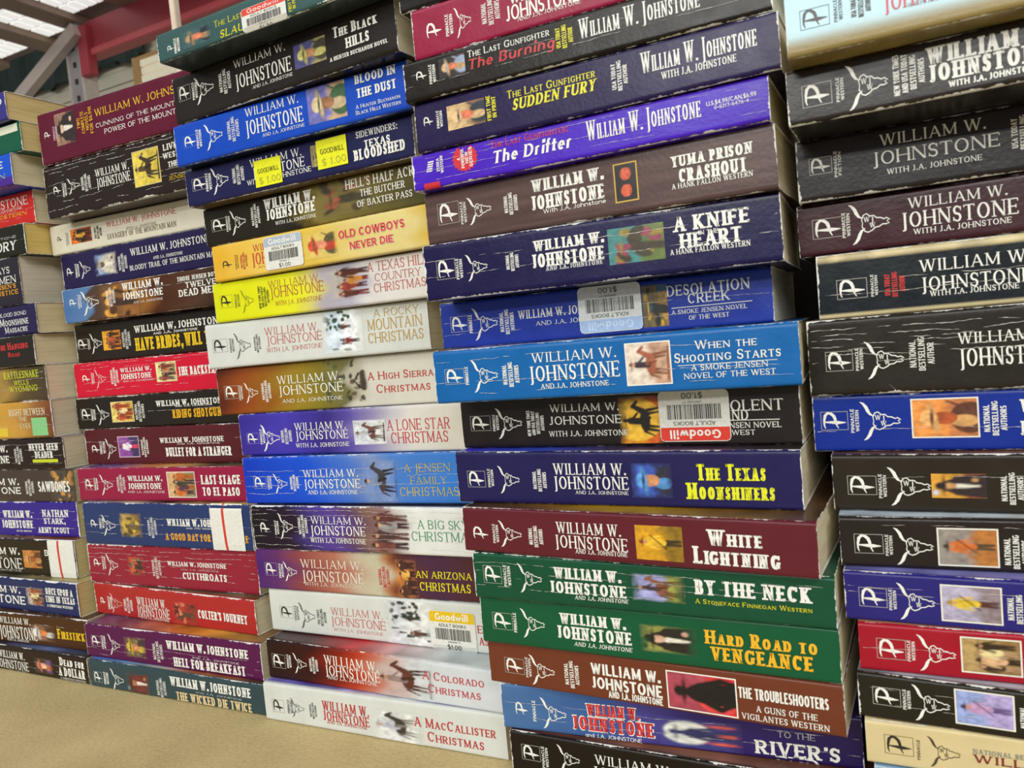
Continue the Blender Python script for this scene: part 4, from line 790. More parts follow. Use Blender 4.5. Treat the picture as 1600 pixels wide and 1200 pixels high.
  ('T', 'sl', 'e6e4dc', 'STARK,', 130.6, 155.7, 0.379, 0.545),
  ('T', 'sl', 'e6e4dc', 'ARMY SCOUT', 122.1, 159.5, 0.116, 0.283),
 ]),
 (1, [-0.1817, 0.0571, 0.0395, 0.1011, 0.0714, 0.1016, 0.0718], '2f2923', 'black paperback with a white label and red line at its right end', None, ['a88a68', '6a5038', '8a4830'], None, 'b8a268', 0.6, [0.5, 0.2], None, [
  ('T', 'sl', 'e6e4dc', 'WILLIAM W.', 40.8, 104.1, 0.562, 0.755),
  ('T', 'tr', 'e6e4dc', 'JOHNSTONE', 36.8, 106.0, 0.168, 0.467),
  ('T', 'rg', 'e6e4dc', 'AND J.A. JOHNSTONE', 56.2, 104.0, 0.102, 0.146),
  ('I', 0, ['b87838', 'a86a30', 'c89050', '8a4a28', '5a3420'], 'hat', 108.4, 130.3, 0.221, 0.701),
  ('T', 'ss', 'e6e4dc', 'BUTTE', 135.3, 160.9, 0.569, 0.732),
  ('K', 'redline', 'dedcd6', None, 140.2, 170.3, 0.014, 0.983),
 ]),
 (1, [-0.1708, 0.0543, -0.0001, 0.0711, 0.0449, 0.0715, 0.045], '273059', 'navy paperback titled Once Upon a Time in Texas', None, ['a8a070', '5a5040', 'b0a060'], None, 'b8a060', 1.0, [0.45, 0.62, 0.75], None, [
  ('T', 'sl', 'e6e4dc', 'WILLIAM W.', 31.2, 99.1, 0.531, 0.752),
  ('T', 'sl', 'e6e4dc', 'JOHNSTONE', 25.5, 104.8, 0.202, 0.458),
  ('I', 'soft', ['c0b0a0', 'a89080', 'a85838', '5a4030', 'd8c890'], 'group', 106.6, 129.5, 0.218, 0.767),
  ('T', 'sl', 'e6e4dc', 'ONCE UPON A', 132.3, 165.5, 0.61, 0.806),
  ('T', 'sl', 'e6e4dc', 'TIME IN TEXAS', 131.3, 167.0, 0.375, 0.564),
  ('T', 'sl', 'e6e4dc', 'A CHRISTMAS WESTERN', 132.3, 163.8, 0.235, 0.314),
 ]),
 (1, [-0.16, 0.0454, 0.0363, 0.0447, 0.0205, 0.0448, 0.0207], '4a3122', 'dark brown paperback titled Firestick in yellow', None, None, None, 'a89468', 0.5, [0.7], None, [
  ('T', 'rg', 'e6e4dc', 'WILLIAM W.', 66.0, 104.9, 0.652, 0.865),
  ('T', 'tr', 'e6e4dc', 'JOHNSTONE', 65.6, 111.4, 0.157, 0.568),
  ('T', 'rg', 'e6e4dc', 'WITH J.A. JOHNSTONE', 74.0, 100.9, 0.065, 0.145),
  ('I', 'soft', ['8a6048', '6a4830', 'd8d8d0', 'c87a48', '4a3020'], 'hat', 103.3, 133.7, 0.159, 0.716),
  ('T', 'sl', 'dcb020', 'Firestick', 136.1, 167.0, 0.325, 0.653),
 ]),
 (1, [-0.152, 0.0423, 0.003, 0.0203, 0.0002, 0.0204, 0.0002], '2d2521', 'black paperback titled Dead for a Dollar at the foot of the left edge stack', None, ['5a4a68', '2a2424', '5a6a98', '2a2420'], None, 'a89468', 0.4, [0.55, 0.3], None, [
  ('T', 'rg', 'e6e4dc', 'WILLIAM W.', 61.5, 94.8, 0.525, 0.809),
  ('T', 'tr', 'e6e4dc', 'JOHNSTONE', 58.0, 98.8, 0.101, 0.451),
  ('T', 'rg', 'e6e4dc', 'WITH J.A. JOHNSTONE', 70.5, 97.0, -0.01, 0.071),
  ('I', 'soft', ['3a2c28', '4a3430', 'c87048', 'd8a080', '6a4878'], 'hat', 106.7, 129.5, 0.111, 0.744),
  ('T', 'sl', 'e6e4dc', 'Dead for', 138.5, 167.0, 0.577, 0.895),
  ('T', 'sl', 'e6e4dc', 'A DOLLAR', 136.1, 167.0, 0.183, 0.512),
  ('T', 'rg', 'e6e4dc', 'A CHRISTMAS WESTERN', 137.3, 167.0, 0.054, 0.13),
 ]),
]

# ------------------------------------------------------------------ helpers
def lin(c):
    return c / 12.92 if c <= 0.04045 else ((c + 0.055) / 1.055) ** 2.4
def hx(h):
    return tuple(lin(int(h[i:i + 2], 16) / 255) for i in (0, 2, 4))
def tag(o, label=None, cat=None, group=None, kind=None):
    if label: o['label'] = label
    if cat: o['category'] = cat
    if group: o['group'] = group
    if kind: o['kind'] = kind
    return o
def mesh_obj(name, verts, faces, mat, parent=None, smooth=False):
    me = bpy.data.meshes.new(name)
    me.from_pydata([tuple(v) for v in verts], [], faces)
    me.materials.append(mat)
    if smooth:
        me.polygons.foreach_set('use_smooth', [True] * len(me.polygons))
    me.update()
    o = bpy.data.objects.new(name, me)
    COL.objects.link(o)
    if parent: o.parent = parent
    return o
def empty(name, loc, rz=0):
    o = bpy.data.objects.new(name, None)
    o.empty_display_size = .02
    o.location = loc; o.rotation_euler = (0, 0, rz)
    COL.objects.link(o)
    return o
def set_cols(me, cols):
    a = me.color_attributes.new('Col', 'FLOAT_COLOR', 'POINT')
    a.data.foreach_set('color', np.ascontiguousarray(cols, dtype=np.float32).ravel())

class NT:
    def __init__(s, name):
        s.m = bpy.data.materials.new(name); s.m.use_nodes = True
        s.t = s.m.node_tree; s.b = s.t.nodes['Principled BSDF']
    def n(s, kind, **kw):
        x = s.t.nodes.new(kind)
        for k, v in kw.items():
            if k.startswith('i_'):
                key = k[2:]
                x.inputs[int(key) if key.isdigit() else key].default_value = v
            else: setattr(x, k, v)
        return x
    def l(s, a, b): s.t.links.new(a, b)
    def math(s, op, a, b=None, c=None, clamp=False):
        x = s.t.nodes.new('ShaderNodeMath'); x.operation = op; x.use_clamp = clamp
        for i, v in enumerate((a, b, c)):
            if v is None: continue
            if isinstance(v, (int, float)): x.inputs[i].default_value = v
            else: s.l(v, x.inputs[i])
        return x.outputs[0]
    def mix(s, f, a, b):
        x = s.t.nodes.new('ShaderNodeMix'); x.data_type = 'RGBA'
        for sock, v in ((x.inputs[0], f), (x.inputs[6], a), (x.inputs[7], b)):
            if isinstance(v, (int, float)): sock.default_value = v
            elif isinstance(v, tuple): sock.default_value = (*v[:3], 1)
            else: s.l(v, sock)
        return x.outputs[2]

def cover_material():
    """glossy printed card: printed colour from the mesh, paper showing where edges are rubbed"""
    q = NT('printed_cover_card')
    col = q.n('ShaderNodeAttribute', attribute_name='Col')
    uv = q.n('ShaderNodeUVMap'); sep = q.n('ShaderNodeSeparateXYZ'); q.l(uv.outputs[0], sep.inputs[0])
    u, v = sep.outputs[0], sep.outputs[1]
    wear = q.n('ShaderNodeAttribute', attribute_name='wear', attribute_type='OBJECT')
    seed = q.n('ShaderNodeAttribute', attribute_name='seed', attribute_type='OBJECT')
    comb = q.n('ShaderNodeCombineXYZ'); q.l(u, comb.inputs[0]); q.l(q.math('MULTIPLY', v, .025), comb.inputs[1]); q.l(seed.outputs['Fac'], comb.inputs[2])
    n1 = q.n('ShaderNodeTexNoise', i_Scale=260.0, i_Detail=5.0, i_Roughness=.7); q.l(comb.outputs[0], n1.inputs['Vector'])
    n2 = q.n('ShaderNodeTexNoise', i_Scale=45.0, i_Detail=3.0); q.l(comb.outputs[0], n2.inputs['Vector'])
    d1 = q.math('MULTIPLY', q.math('ABSOLUTE', v), .025)
    d2 = q.math('MULTIPLY', q.math('ABSOLUTE', q.math('SUBTRACT', v, 1.0)), .025)
    d3 = q.math('ABSOLUTE', u)
    d4 = q.math('ABSOLUTE', q.math('SUBTRACT', u, 0.171))
    dv = q.math('MINIMUM', d1, d2)
    du = q.math('MULTIPLY', q.math('MINIMUM', d3, d4), .8)
    d = q.math('MINIMUM', dv, du)
    amp = q.math('MULTIPLY', q.math('MAXIMUM', q.math('SUBTRACT', q.math('MULTIPLY', n2.outputs[0], n1.outputs[0]), .15), 0.0), q.math('ADD', q.math('MULTIPLY', wear.outputs['Fac'], .0044), .0012))
    rub = q.math('MULTIPLY', q.math('SUBTRACT', q.math('SUBTRACT', amp, d), .00012), 7000.0, clamp=True)
    rub2 = q.math('MULTIPLY', q.math('MULTIPLY', q.math('SUBTRACT', q.math('MULTIPLY', n1.outputs[0], n2.outputs[0]), .50), 9.0, clamp=True), wear.outputs['Fac'])
    tot = q.math('MULTIPLY', q.math('MAXIMUM', rub, rub2), .9)
    # slight mottling of the print
    n3 = q.n('ShaderNodeTexNoise', i_Scale=90.0, i_Detail=4.0); q.l(comb.outputs[0], n3.inputs['Vector'])
    mott = q.n('ShaderNodeMixRGB', blend_type='MULTIPLY', i_0=.35)
    q.l(col.outputs[0], mott.inputs[1]); q.l(q.mix(n3.outputs[0], (.72, .72, .72), (1.3, 1.3, 1.3)), mott.inputs[2])
    q.l(q.mix(tot, mott.outputs[0], (.78, .77, .73)), q.b.inputs['Base Color'])
    n4 = q.n('ShaderNodeTexNoise', i_Scale=500.0, i_Detail=3.0); q.l(comb.outputs[0], n4.inputs['Vector'])
    n5 = q.n('ShaderNodeTexNoise', i_Scale=28.0, i_Detail=2.0); q.l(comb.outputs[0], n5.inputs['Vector'])
    h = q.math('ADD', q.math('MULTIPLY', n4.outputs[0], .35), q.math('MULTIPLY', n5.outputs[0], 2.2))
    h = q.math('SUBTRACT', h, q.math('MULTIPLY', tot, .8))
    bump = q.n('ShaderNodeBump', i_Strength=.35, i_Distance=.0006); q.l(h, bump.inputs['Height'])
    q.l(bump.outputs[0], q.b.inputs['Normal'])
    q.l(q.math('ADD', q.math('MULTIPLY', n3.outputs[0], .22), q.math('MULTIPLY_ADD', tot, .3, .20)), q.b.inputs['Roughness'])
    q.b.inputs['IOR'].default_value = 1.45; q.b.inputs['Specular IOR Level'].default_value = .36
    return q.m
def print_material():
    q = NT('printed_picture')
    col = q.n('ShaderNodeAttribute', attribute_name='Col')
    q.l(col.outputs[0], q.b.inputs['Base Color'])
    tc = q.n('ShaderNodeTexCoord')
    n = q.n('ShaderNodeTexNoise', i_Scale=60.0, i_Detail=3.0); q.l(tc.outputs['Object'], n.inputs['Vector'])
    bump = q.n('ShaderNodeBump', i_Strength=.3, i_Distance=.0006); q.l(n.outputs[0], bump.inputs['Height'])
    q.l(bump.outputs[0], q.b.inputs['Normal'])
    q.b.inputs['Roughness'].default_value = .33
    return q.m
INKS = {}
def ink(h):
    if h not in INKS:
        q = NT('ink_' + h)
        c = hx(h)
        tc = q.n('ShaderNodeTexCoord')
        n = q.n('ShaderNodeTexNoise', i_Scale=700.0, i_Detail=3.0); q.l(tc.outputs['Object'], n.inputs['Vector'])
        q.l(q.mix(n.outputs[0], tuple(x * .78 for x in c), tuple(min(1, x * 1.12) for x in c)), q.b.inputs['Base Color'])
        n2 = q.n('ShaderNodeTexNoise', i_Scale=60.0, i_Detail=3.0); q.l(tc.outputs['Object'], n2.inputs['Vector'])
        bump = q.n('ShaderNodeBump', i_Strength=.3, i_Distance=.0006); q.l(n2.outputs[0], bump.inputs['Height'])
        q.l(bump.outputs[0], q.b.inputs['Normal'])
        q.b.inputs['Roughness'].default_value = .36
        INKS[h] = q.m
    return INKS[h]
def page_material():
    q = NT('page_edges')
    col = q.n('ShaderNodeAttribute', attribute_name='Col')
    tc = q.n('ShaderNodeTexCoord')
    mp = q.n('ShaderNodeMapping'); mp.inputs['Scale'].default_value = (14, 14, 2600); q.l(tc.outputs['Object'], mp.inputs['Vector'])
    n = q.n('ShaderNodeTexNoise', i_Scale=1.0, i_Detail=2.0); q.l(mp.outputs[0], n.inputs['Vector'])
    mp2 = q.n('ShaderNodeMapping'); mp2.inputs['Scale'].default_value = (30, 30, 500); q.l(tc.outputs['Object'], mp2.inputs['Vector'])
    n2 = q.n('ShaderNodeTexNoise', i_Scale=1.0, i_Detail=3.0); q.l(mp2.outputs[0], n2.inputs['Vector'])
    f = q.math('MULTIPLY_ADD', n.outputs[0], .55, q.math('MULTIPLY', n2.outputs[0], .45))
    mul = q.n('ShaderNodeMixRGB', blend_type='MULTIPLY', i_0=1.0); q.l(col.outputs[0], mul.inputs[1])
    q.l(q.mix(q.math('MULTIPLY', q.math('SUBTRACT', f, .3), 2.5, clamp=True), (.80, .78, .73), (1.12, 1.12, 1.10)), mul.inputs[2])
    q.l(mul.outputs[0], q.b.inputs['Base Color'])
    bump = q.n('ShaderNodeBump', i_Strength=.5, i_Distance=.0004); q.l(f, bump.inputs['Height']); q.l(bump.outputs[0], q.b.inputs['Normal'])
    q.b.inputs['Roughness'].default_value = .85
    return q.m
def plain(name, h, rough=.5, metal=0, nscale=40, namp=.18, bump=.1, emit=0):
    q = NT(name); c = hx(h)
    tc = q.n('ShaderNodeTexCoord')
    n = q.n('ShaderNodeTexNoise', i_Scale=float(nscale), i_Detail=5.0); q.l(tc.outputs['Object'], n.inputs['Vector'])
    q.l(q.mix(n.outputs[0], tuple(x * (1 - namp) for x in c), tuple(min(1, x * (1 + namp)) for x in c)), q.b.inputs['Base Color'])
    if bump:
        b = q.n('ShaderNodeBump', i_Strength=bump, i_Distance=.001); q.l(n.outputs[0], b.inputs['Height']); q.l(b.outputs[0], q.b.inputs['Normal'])
    q.b.inputs['Roughness'].default_value = rough; q.b.inputs['Metallic'].default_value = metal
    if emit:
        q.b.inputs['Emission Color'].default_value = (*c, 1); q.b.inputs['Emission Strength'].default_value = emit
    return q.m
def table_material():
    q = NT('tan_fibreboard')
    tc = q.n('ShaderNodeTexCoord')
    n = q.n('ShaderNodeTexNoise', i_Scale=420.0, i_Detail=6.0, i_Roughness=.7); q.l(tc.outputs['Object'], n.inputs['Vector'])
    n2 = q.n('ShaderNodeTexNoise', i_Scale=14.0, i_Detail=3.0); q.l(tc.outputs['Object'], n2.inputs['Vector'])
    f = q.math('ADD', q.math('MULTIPLY', n.outputs[0], .6), q.math('MULTIPLY', n2.outputs[0], .4))
    q.l(q.mix(q.math('MULTIPLY', q.math('SUBTRACT', f, .3), 2.5, clamp=True), hx('a4905f'), hx('d2bd8c')), q.b.inputs['Base Color'])
    b = q.n('ShaderNodeBump', i_Strength=.4, i_Distance=.0010); q.l(n.outputs[0], b.inputs['Height']); q.l(b.outputs[0], q.b.inputs['Normal'])
    q.b.inputs['Roughness'].default_value = .75
    return q.m

COVER = cover_material(); PRINT = print_material(); PAGE = page_material()
CREASE = ink('cfc8c0')

def box(name, lo, hi, mat, parent=None, bevel=0.0):
    x0, y0, z0 = lo; x1, y1, z1 = hi
    if bevel <= 0:
        v = [(x0, y0, z0), (x1, y0, z0), (x1, y1, z0), (x0, y1, z0), (x0, y0, z1), (x1, y0, z1), (x1, y1, z1), (x0, y1, z1)]
        f = [(0, 3, 2, 1), (4, 5, 6, 7), (0, 1, 5, 4), (1, 2, 6, 5), (2, 3, 7, 6), (3, 0, 4, 7)]
        return mesh_obj(name, v, f, mat, parent)
    import bmesh
    bm = bmesh.new()
    bmesh.ops.create_cube(bm, size=1)
    for v in bm.verts:
        v.co = Vector(((x0 + x1) / 2 + v.co.x * (x1 - x0), (y0 + y1) / 2 + v.co.y * (y1 - y0), (z0 + z1) / 2 + v.co.z * (z1 - z0)))
    bmesh.ops.bevel(bm, geom=bm.edges[:], offset=bevel, segments=2, affect='EDGES')
    me = bpy.data.meshes.new(name); bm.to_mesh(me); bm.free(); me.materials.append(mat)
    o = bpy.data.objects.new(name, me); COL.objects.link(o)
    if parent: o.parent = parent
    return o

# ------------------------------------------------------------------ stroke alphabet
# (style) thick, thin, serif length, serif thickness, slant
STY = {'tr': (.135, .068, .065, .048, 0), 'th': (.10, .06, .055, .042, 0), 'rg': (.15, .09, .065, .06, 0),
       'sl': (.235, .145, .07, .115, 0), 'ss': (.21, .17, 0, 0, 0), 'sc': (.16, .125, 0, 0, 0), 'sn': (.145, .125, 0, 0, 0),
       'bi': (.22, .12, .06, .07, .2), 'it': (.17, .10, .06, .06, .18)}
def arc(cx, cy, rx, ry, a0, a1, n=10):
    return [(cx + rx * math.cos(math.radians(a0 + (a1 - a0) * i / n)), cy + ry * math.sin(math.radians(a0 + (a1 - a0) * i / n))) for i in range(n + 1)]
def bowl(x0, xs, x1, yb, yt):
    return [(x0, yt)] + arc(xs, (yb + yt) / 2, x1 - xs, (yt - yb) / 2, 90, -90, 8) + [(x0, yb)]
l = lambda x0, y0, x1, y1, k='T': ('l', x0, y0, x1, y1, k)
qv = lambda pts: ('q', pts)
s = lambda x, y: ('s', x, y)
h = lambda x, y, d, e=.19: ('h', x, y, d, e)
S_PATH = arc(.5, .75, .5, .25, 25, 270, 12) + arc(.5, .25, .5, .25, 90, -155, 12)[1:]
G = {
 'A': (.74, [l(0, 0, .5, 1, 't'), l(1, 0, .5, 1), l(.2, .34, .8, .34, 't'), s(0, 0), s(1, 0)]),
 'B': (.60, [l(0, 0, 0, 1), qv(bowl(0, .5, .92, .52, 1)), qv(bowl(0, .5, 1, 0, .52)), s(0, 0), s(0, 1)]),
 'C': (.68, [qv(arc(.5, .5, .5, .5, 42, 318, 16)), h(.92, .98, -1, .3)]),
 'D': (.70, [l(0, 0, 0, 1), qv(bowl(0, .4, 1, 0, 1)), s(0, 0), s(0, 1)]),
 'E': (.56, [l(0, 0, 0, 1), l(0, 1, 1, 1, 't'), l(0, .5, .8, .5, 't'), l(0, 0, 1, 0, 't'), h(1, 1, -1), h(1, 0, 1), h(.8, .5, 0), s(0, 0), s(0, 1)]),
 'F': (.54, [l(0, 0, 0, 1), l(0, 1, 1, 1, 't'), l(0, .5, .8, .5, 't'), h(1, 1, -1), h(.8, .5, 0), s(0, 0), s(0, 1)]),
 'G': (.74, [qv(arc(.5, .5, .5, .5, 42, 322, 16)), l(.93, .08, .93, .44), l(.62, .44, .98, .44, 't'), h(.92, .98, -1, .3)]),
 'H': (.72, [l(0, 0, 0, 1), l(1, 0, 1, 1), l(0, .5, 1, .5, 't'), s(0, 0), s(0, 1), s(1, 0), s(1, 1)]),
 'I': (.26, [l(.5, 0, .5, 1), s(.5, 0), s(.5, 1)]),
 'J': (.42, [l(.8, 1, .8, .22), qv([(.8, .25)] + arc(.35, .2, .45, .2, 0, -150, 7)), s(.8, 1)]),
 'K': (.68, [l(0, 0, 0, 1), l(.05, .38, .92, 1, 't'), l(.3, .56, 1, 0), s(0, 0), s(0, 1), s(1, 0), s(.92, 1)]),
 'L': (.54, [l(0, 0, 0, 1), l(0, 0, 1, 0, 't'), h(1, 0, 1), s(0, 0), s(0, 1)]),
 'M': (.86, [l(.03, 0, .03, 1, 't'), l(.03, 1, .5, .08), l(.97, 1, .5, .08, 't'), l(.97, 0, .97, 1), s(.03, 0), s(.97, 0), s(.03, 1), s(.97, 1)]),
 'N': (.74, [l(0, 0, 0, 1, 't'), l(0, 1, 1, 0), l(1, 0, 1, 1, 't'), s(0, 0), s(0, 1), s(1, 1)]),
 'O': (.74, [qv(arc(.5, .5, .5, .5, 0, 360, 20))]),
 'P': (.58, [l(0, 0, 0, 1), qv(bowl(0, .5, 1, .45, 1)), s(0, 0), s(0, 1)]),
 'Q': (.74, [qv(arc(.5, .5, .5, .5, 0, 360, 20)), l(.55, .25, 1, -.12)]),
 'R': (.64, [l(0, 0, 0, 1), qv(bowl(0, .5, .92, .48, 1)), l(.45, .48, 1, 0), s(0, 0), s(0, 1), s(1, 0)]),
 'S': (.52, [('S', S_PATH), h(.92, .95, -1, .25), h(.06, .05, 1, .25)]),
 'T': (.62, [l(.5, 0, .5, 1), l(0, 1, 1, 1, 't'), h(0, 1, -1, .16), h(1, 1, -1, .16), s(.5, 0)]),
 'U': (.70, [l(0, 1, 0, .3), qv([(0, .32)] + arc(.5, .3, .5, .3, 180, 360, 10) + [(1, .32)]), l(1, .3, 1, 1, 't'), s(0, 1), s(1, 1)]),
 'V': (.72, [l(0, 1, .5, 0), l(1, 1, .5, 0, 't'), s(0, 1), s(1, 1)]),
 'W': (1.0, [l(0, 1, .27, 0), l(.5, 1, .27, 0, 't'), l(.5, 1, .75, 0), l(1, 1, .75, 0, 't'), s(0, 1), s(.5, 1), s(1, 1)]),
 'X': (.68, [l(0, 1, 1, 0), l(1, 1, 0, 0, 't'), s(0, 0), s(0, 1), s(1, 0), s(1, 1)]),
 'Y': (.66, [l(0, 1, .5, .48), l(1, 1, .5, .48, 't'), l(.5, 0, .5, .5), s(0, 1), s(1, 1), s(.5, 0)]),
 'Z': (.60, [l(0, 1, 1, 1, 't'), l(1, 1, 0, 0), l(0, 0, 1, 0, 't'), h(0, 1, -1), h(1, 0, 1)]),
 '0': (.54, [qv(arc(.5, .5, .5, .5, 0, 360, 18))]),
 '1': (.34, [l(.6, 0, .6, 1), l(.1, .75, .6, 1, 't'), s(.6, 0)]),
 '2': (.52, [qv(arc(.5, .72, .46, .28, 160, -35, 10) + [(.02, .02)]), l(0, 0, 1, 0, 't')]),
 '4': (.56, [l(.75, 0, .75, 1), l(.75, 1, 0, .3, 't'), l(0, .3, 1, .3, 't')]),
 '6': (.54, [qv(arc(.5, .3, .48, .3, 0, 360, 14)), qv([(.02, .3), (.1, .65), (.35, .9), (.7, 1)])]),
 '7': (.52, [l(0, 1, 1, 1, 't'), l(1, 1, .35, 0)]),
 '8': (.54, [qv(arc(.5, .75, .4, .25, 0, 360, 12)), qv(arc(.5, .26, .5, .26, 0, 360, 14))]),
 '9': (.54, [qv(arc(.5, .7, .48, .3, 0, 360, 14)), qv([(.98, .7), (.9, .35), (.65, .1), (.3, 0)])]),
 '$': (.52, [('S', S_PATH), l(.5, -.12, .5, 1.12, 't')]),
 '.': (.16, [('d', .5, 0)]), ',': (.18, [('d', .5, 0), l(.6, .02, .3, -.16, 't')]), ':': (.18, [('d', .5, 0), ('d', .5, .5)]),
 "'": (.18, [l(.5, 1, .45, .74)]), '-': (.36, [l(0, .42, 1, .42, 't')]), '/': (.4, [l(0, -.05, 1, 1.05, 't')]),
 '!': (.2, [l(.5, .3, .5, 1), ('d', .5, 0)]),
}
JSWASH = [l(.8, 1, .8, -.02), qv(arc(.45, -.02, .38, .16, 8, -130, 7)), s(.8, 1)]
X = .66
LC = {
 'a': (.50, [qv(arc(.5, X * .5, .5, X * .5, 0, 360, 12)), l(1, 0, 1, X)]),
 'd': (.54, [qv(arc(.5, X * .5, .5, X * .5, 0, 360, 12)), l(1, 0, 1, 1.05)]),
 'e': (.50, [qv(arc(.5, X * .5, .5, X * .5, 0, 320, 12)), l(0, X * .5, 1, X * .5, 't')]),
 'f': (.34, [l(.35, 0, .35, .8), qv([(.35, .78)] + arc(.68, .8, .33, .25, 180, 50, 5)), l(0, X, .9, X, 't')]),
 'g': (.54, [qv(arc(.5, X * .5, .5, X * .5, 0, 360, 12)), qv([(1, X), (1, -.1)] + arc(.5, -.1, .5, .2, 0, -150, 6))]),
 'h': (.54, [l(0, 0, 0, 1.05), qv(arc(.5, X * .62, .5, X * .38, 180, 0, 7) + [(1, 0)])]),
 'i': (.2, [l(.5, 0, .5, X), ('d', .5, .82)]),
 'l': (.2, [l(.5, 0, .5, 1.05)]),
 'n': (.54, [l(0, 0, 0, X), qv(arc(.5, X * .62, .5, X * .38, 180, 0, 7) + [(1, 0)])]),
 'o': (.54, [qv(arc(.5, X * .5, .5, X * .5, 0, 360, 14))]),
 'r': (.36, [l(0, 0, 0, X), qv(arc(.6, X * .62, .6, X * .38, 180, 40, 6))]),
 's': (.42, [('S', [(x, y * X) for x, y in S_PATH])]),
 't': (.34, [l(.4, .05, .4, .95), l(0, X, .95, X, 't'), l(.4, .04, .95, .04, 't')]),
 'u': (.54, [l(1, 0, 1, X), qv([(0, X)] + arc(.5, X * .38, .5, X * .38, 180, 360, 7))]),
 'w': (.76, [l(0, X, .27, 0), l(.5, X, .27, 0, 't'), l(.5, X, .75, 0), l(1, X, .75, 0, 't')]),
 'b': (.54, [qv(arc(.5, X * .5, .5, X * .5, 0, 360, 12)), l(0, 0, 0, 1.05)]),
}
def poly_stroke(pts, wf):
    """quads along a polyline, wf(index fraction, tangent) gives the width"""
    out = []; n = len(pts); L_, R_ = [], []
    closed = math.hypot(pts[0][0] - pts[-1][0], pts[0][1] - pts[-1][1]) < 1e-6
    for i in range(n):
        a = pts[i - 1] if i > 0 else (pts[-2] if closed else pts[0])
        b = pts[i + 1] if i < n - 1 else (pts[1] if closed else pts[-1])
        tx, ty = b[0] - a[0], b[1] - a[1]; m = math.hypot(tx, ty) or 1
        tx /= m; ty /= m
        w = wf(i / (n - 1), (tx, ty)) / 2
        L_.append((pts[i][0] - ty * w, pts[i][1] + tx * w)); R_.append((pts[i][0] + ty * w, pts[i][1] - tx * w))
    for i in range(n - 1):
        out.append([R_[i], R_[i + 1], L_[i + 1], L_[i]])
    return out
def glyph(ch, sty, sx, lower):
    """quads in units of the cap height, plus the advance width"""
    thick, thin, sl, sth, slant = sty
    small = 1.0
    tab = G
    if ch.islower():
        if lower: tab = LC
        else: ch = ch.upper(); small = .76
    if ch not in tab: ch = ch.upper(); tab = G
    if ch not in tab: return [], .3 * sx
    w, strokes = tab[ch]
    if ch == 'J' and slant == 0 and thick in (.135, .10): strokes = JSWASH
    w = w * sx * small
    k = min(1.0, .30 + .70 * sx)
    T_ = thick * k * (small ** .5); t_ = thin * (.6 + .4 * k) * (small ** .5)
    sl = sl * min(1, sx * 1.1) * small; sth = sth * small
    hh = small
    mx = lambda x: T_ / 2 + sl * .5 + x * max(w - T_ - sl, w * .25)
    my = lambda y: t_ / 2 + y * (hh - t_) if 0 <= y <= 1 else y * hh
    out = []
    for st in strokes:
        if st[0] == 'l':
            _, x0, y0, x1, y1, kk = st
            wd = T_ if kk == 'T' else t_
            X0, X1 = mx(x0), mx(x1)
            if abs(y0 - y1) < 1e-6:
                Y = my(y0)
                ex = T_ / 2 + sl * .45
                X0 += (2 * x0 - 1) * ex; X1 += (2 * x1 - 1) * ex
                out.append([(X0, Y - wd / 2), (X1, Y - wd / 2), (X1, Y + wd / 2), (X0, Y + wd / 2)])
            else:
                Y0, Y1 = y0 * hh, y1 * hh
                ln = math.hypot(X1 - X0, Y1 - Y0); hw = wd / 2 * min(ln / abs(Y1 - Y0), 1.8)
                q = [(X0 - hw, Y0), (X0 + hw, Y0), (X1 + hw, Y1), (X1 - hw, Y1)]
                out.append(q if Y1 > Y0 else q[::-1])
        elif st[0] == 'q':
            pts = [(mx(x), my(y)) for x, y in st[1]]
            out += poly_stroke(pts, lambda f, t: t_ + (T_ - t_) * abs(t[1]) ** 1.3)
        elif st[0] == 'S':
            pts = [(mx(x), my(y)) for x, y in st[1]]
            out += poly_stroke(pts, lambda f, t: t_ + (T_ - t_) * math.sin(math.pi * f) ** .8)
        elif st[0] == 'd':
            X0 = mx(st[1]); d = max(T_, t_) * .62
            Y = st[2] * hh
            out.append([(X0 - d, Y), (X0 + d, Y), (X0 + d, Y + 2 * d), (X0 - d, Y + 2 * d)])
        elif st[0] == 's' and sl > 0:
            X0 = mx(st[1]); wd = T_ / 2 + sl
            if st[2] == 0: y0, y1 = 0, sth
            elif st[2] == 1: y0, y1 = hh - sth, hh
            else: y0, y1 = st[2] * hh - sth, st[2] * hh
            out.append([(X0 - wd, y0), (X0 + wd, y0), (X0 + wd, y1), (X0 - wd, y1)])
        elif st[0] == 'h' and sl > 0:
            _, x, y, d, e = st
            X0 = mx(x) + (2 * x - 1) * (T_ / 2 + sl * .45 - sth * .6); Y = y * hh; e = e * hh
            if d == 0: y0, y1 = Y - e * .55, Y + e * .55
            elif d < 0: y0, y1 = Y - e, Y
            else: y0, y1 = Y, Y + e
            out.append([(X0 - sth * .6, y0), (X0 + sth * .6, y0), (X0 + sth * .6, y1), (X0 - sth * .6, y1)])
    if slant:
        out = [[(x + y * slant, y) for x, y in q] for q in out]
    return out, w
def text_quads(txt, style, aspect):
    """quads of a line of text fitted into a box 'aspect' wide and 1 high"""
    lower = style.endswith('_lc')
    sty = STY[style.split('_')[0]]
    sp, gap = .34, .09
    nat = 0
    for ch in txt:
        if ch == ' ': nat += sp; continue
        if ch.islower() and lower and ch in LC: nat += LC[ch][0] + gap
        else:
            nat += (G.get(ch.upper(), (.5,))[0]) * (.76 if (ch.islower() and not lower) else 1) + gap
    nat -= gap
    sx = aspect / max(nat, .1)
    out = []; x = 0
    for ch in txt:
        if ch == ' ': x += sp * sx; continue
        qd, w = glyph(ch, sty, sx, lower)
        out += [[(px + x, py) for px, py in q] for q in qd]
        x += w + gap * sx
    return out

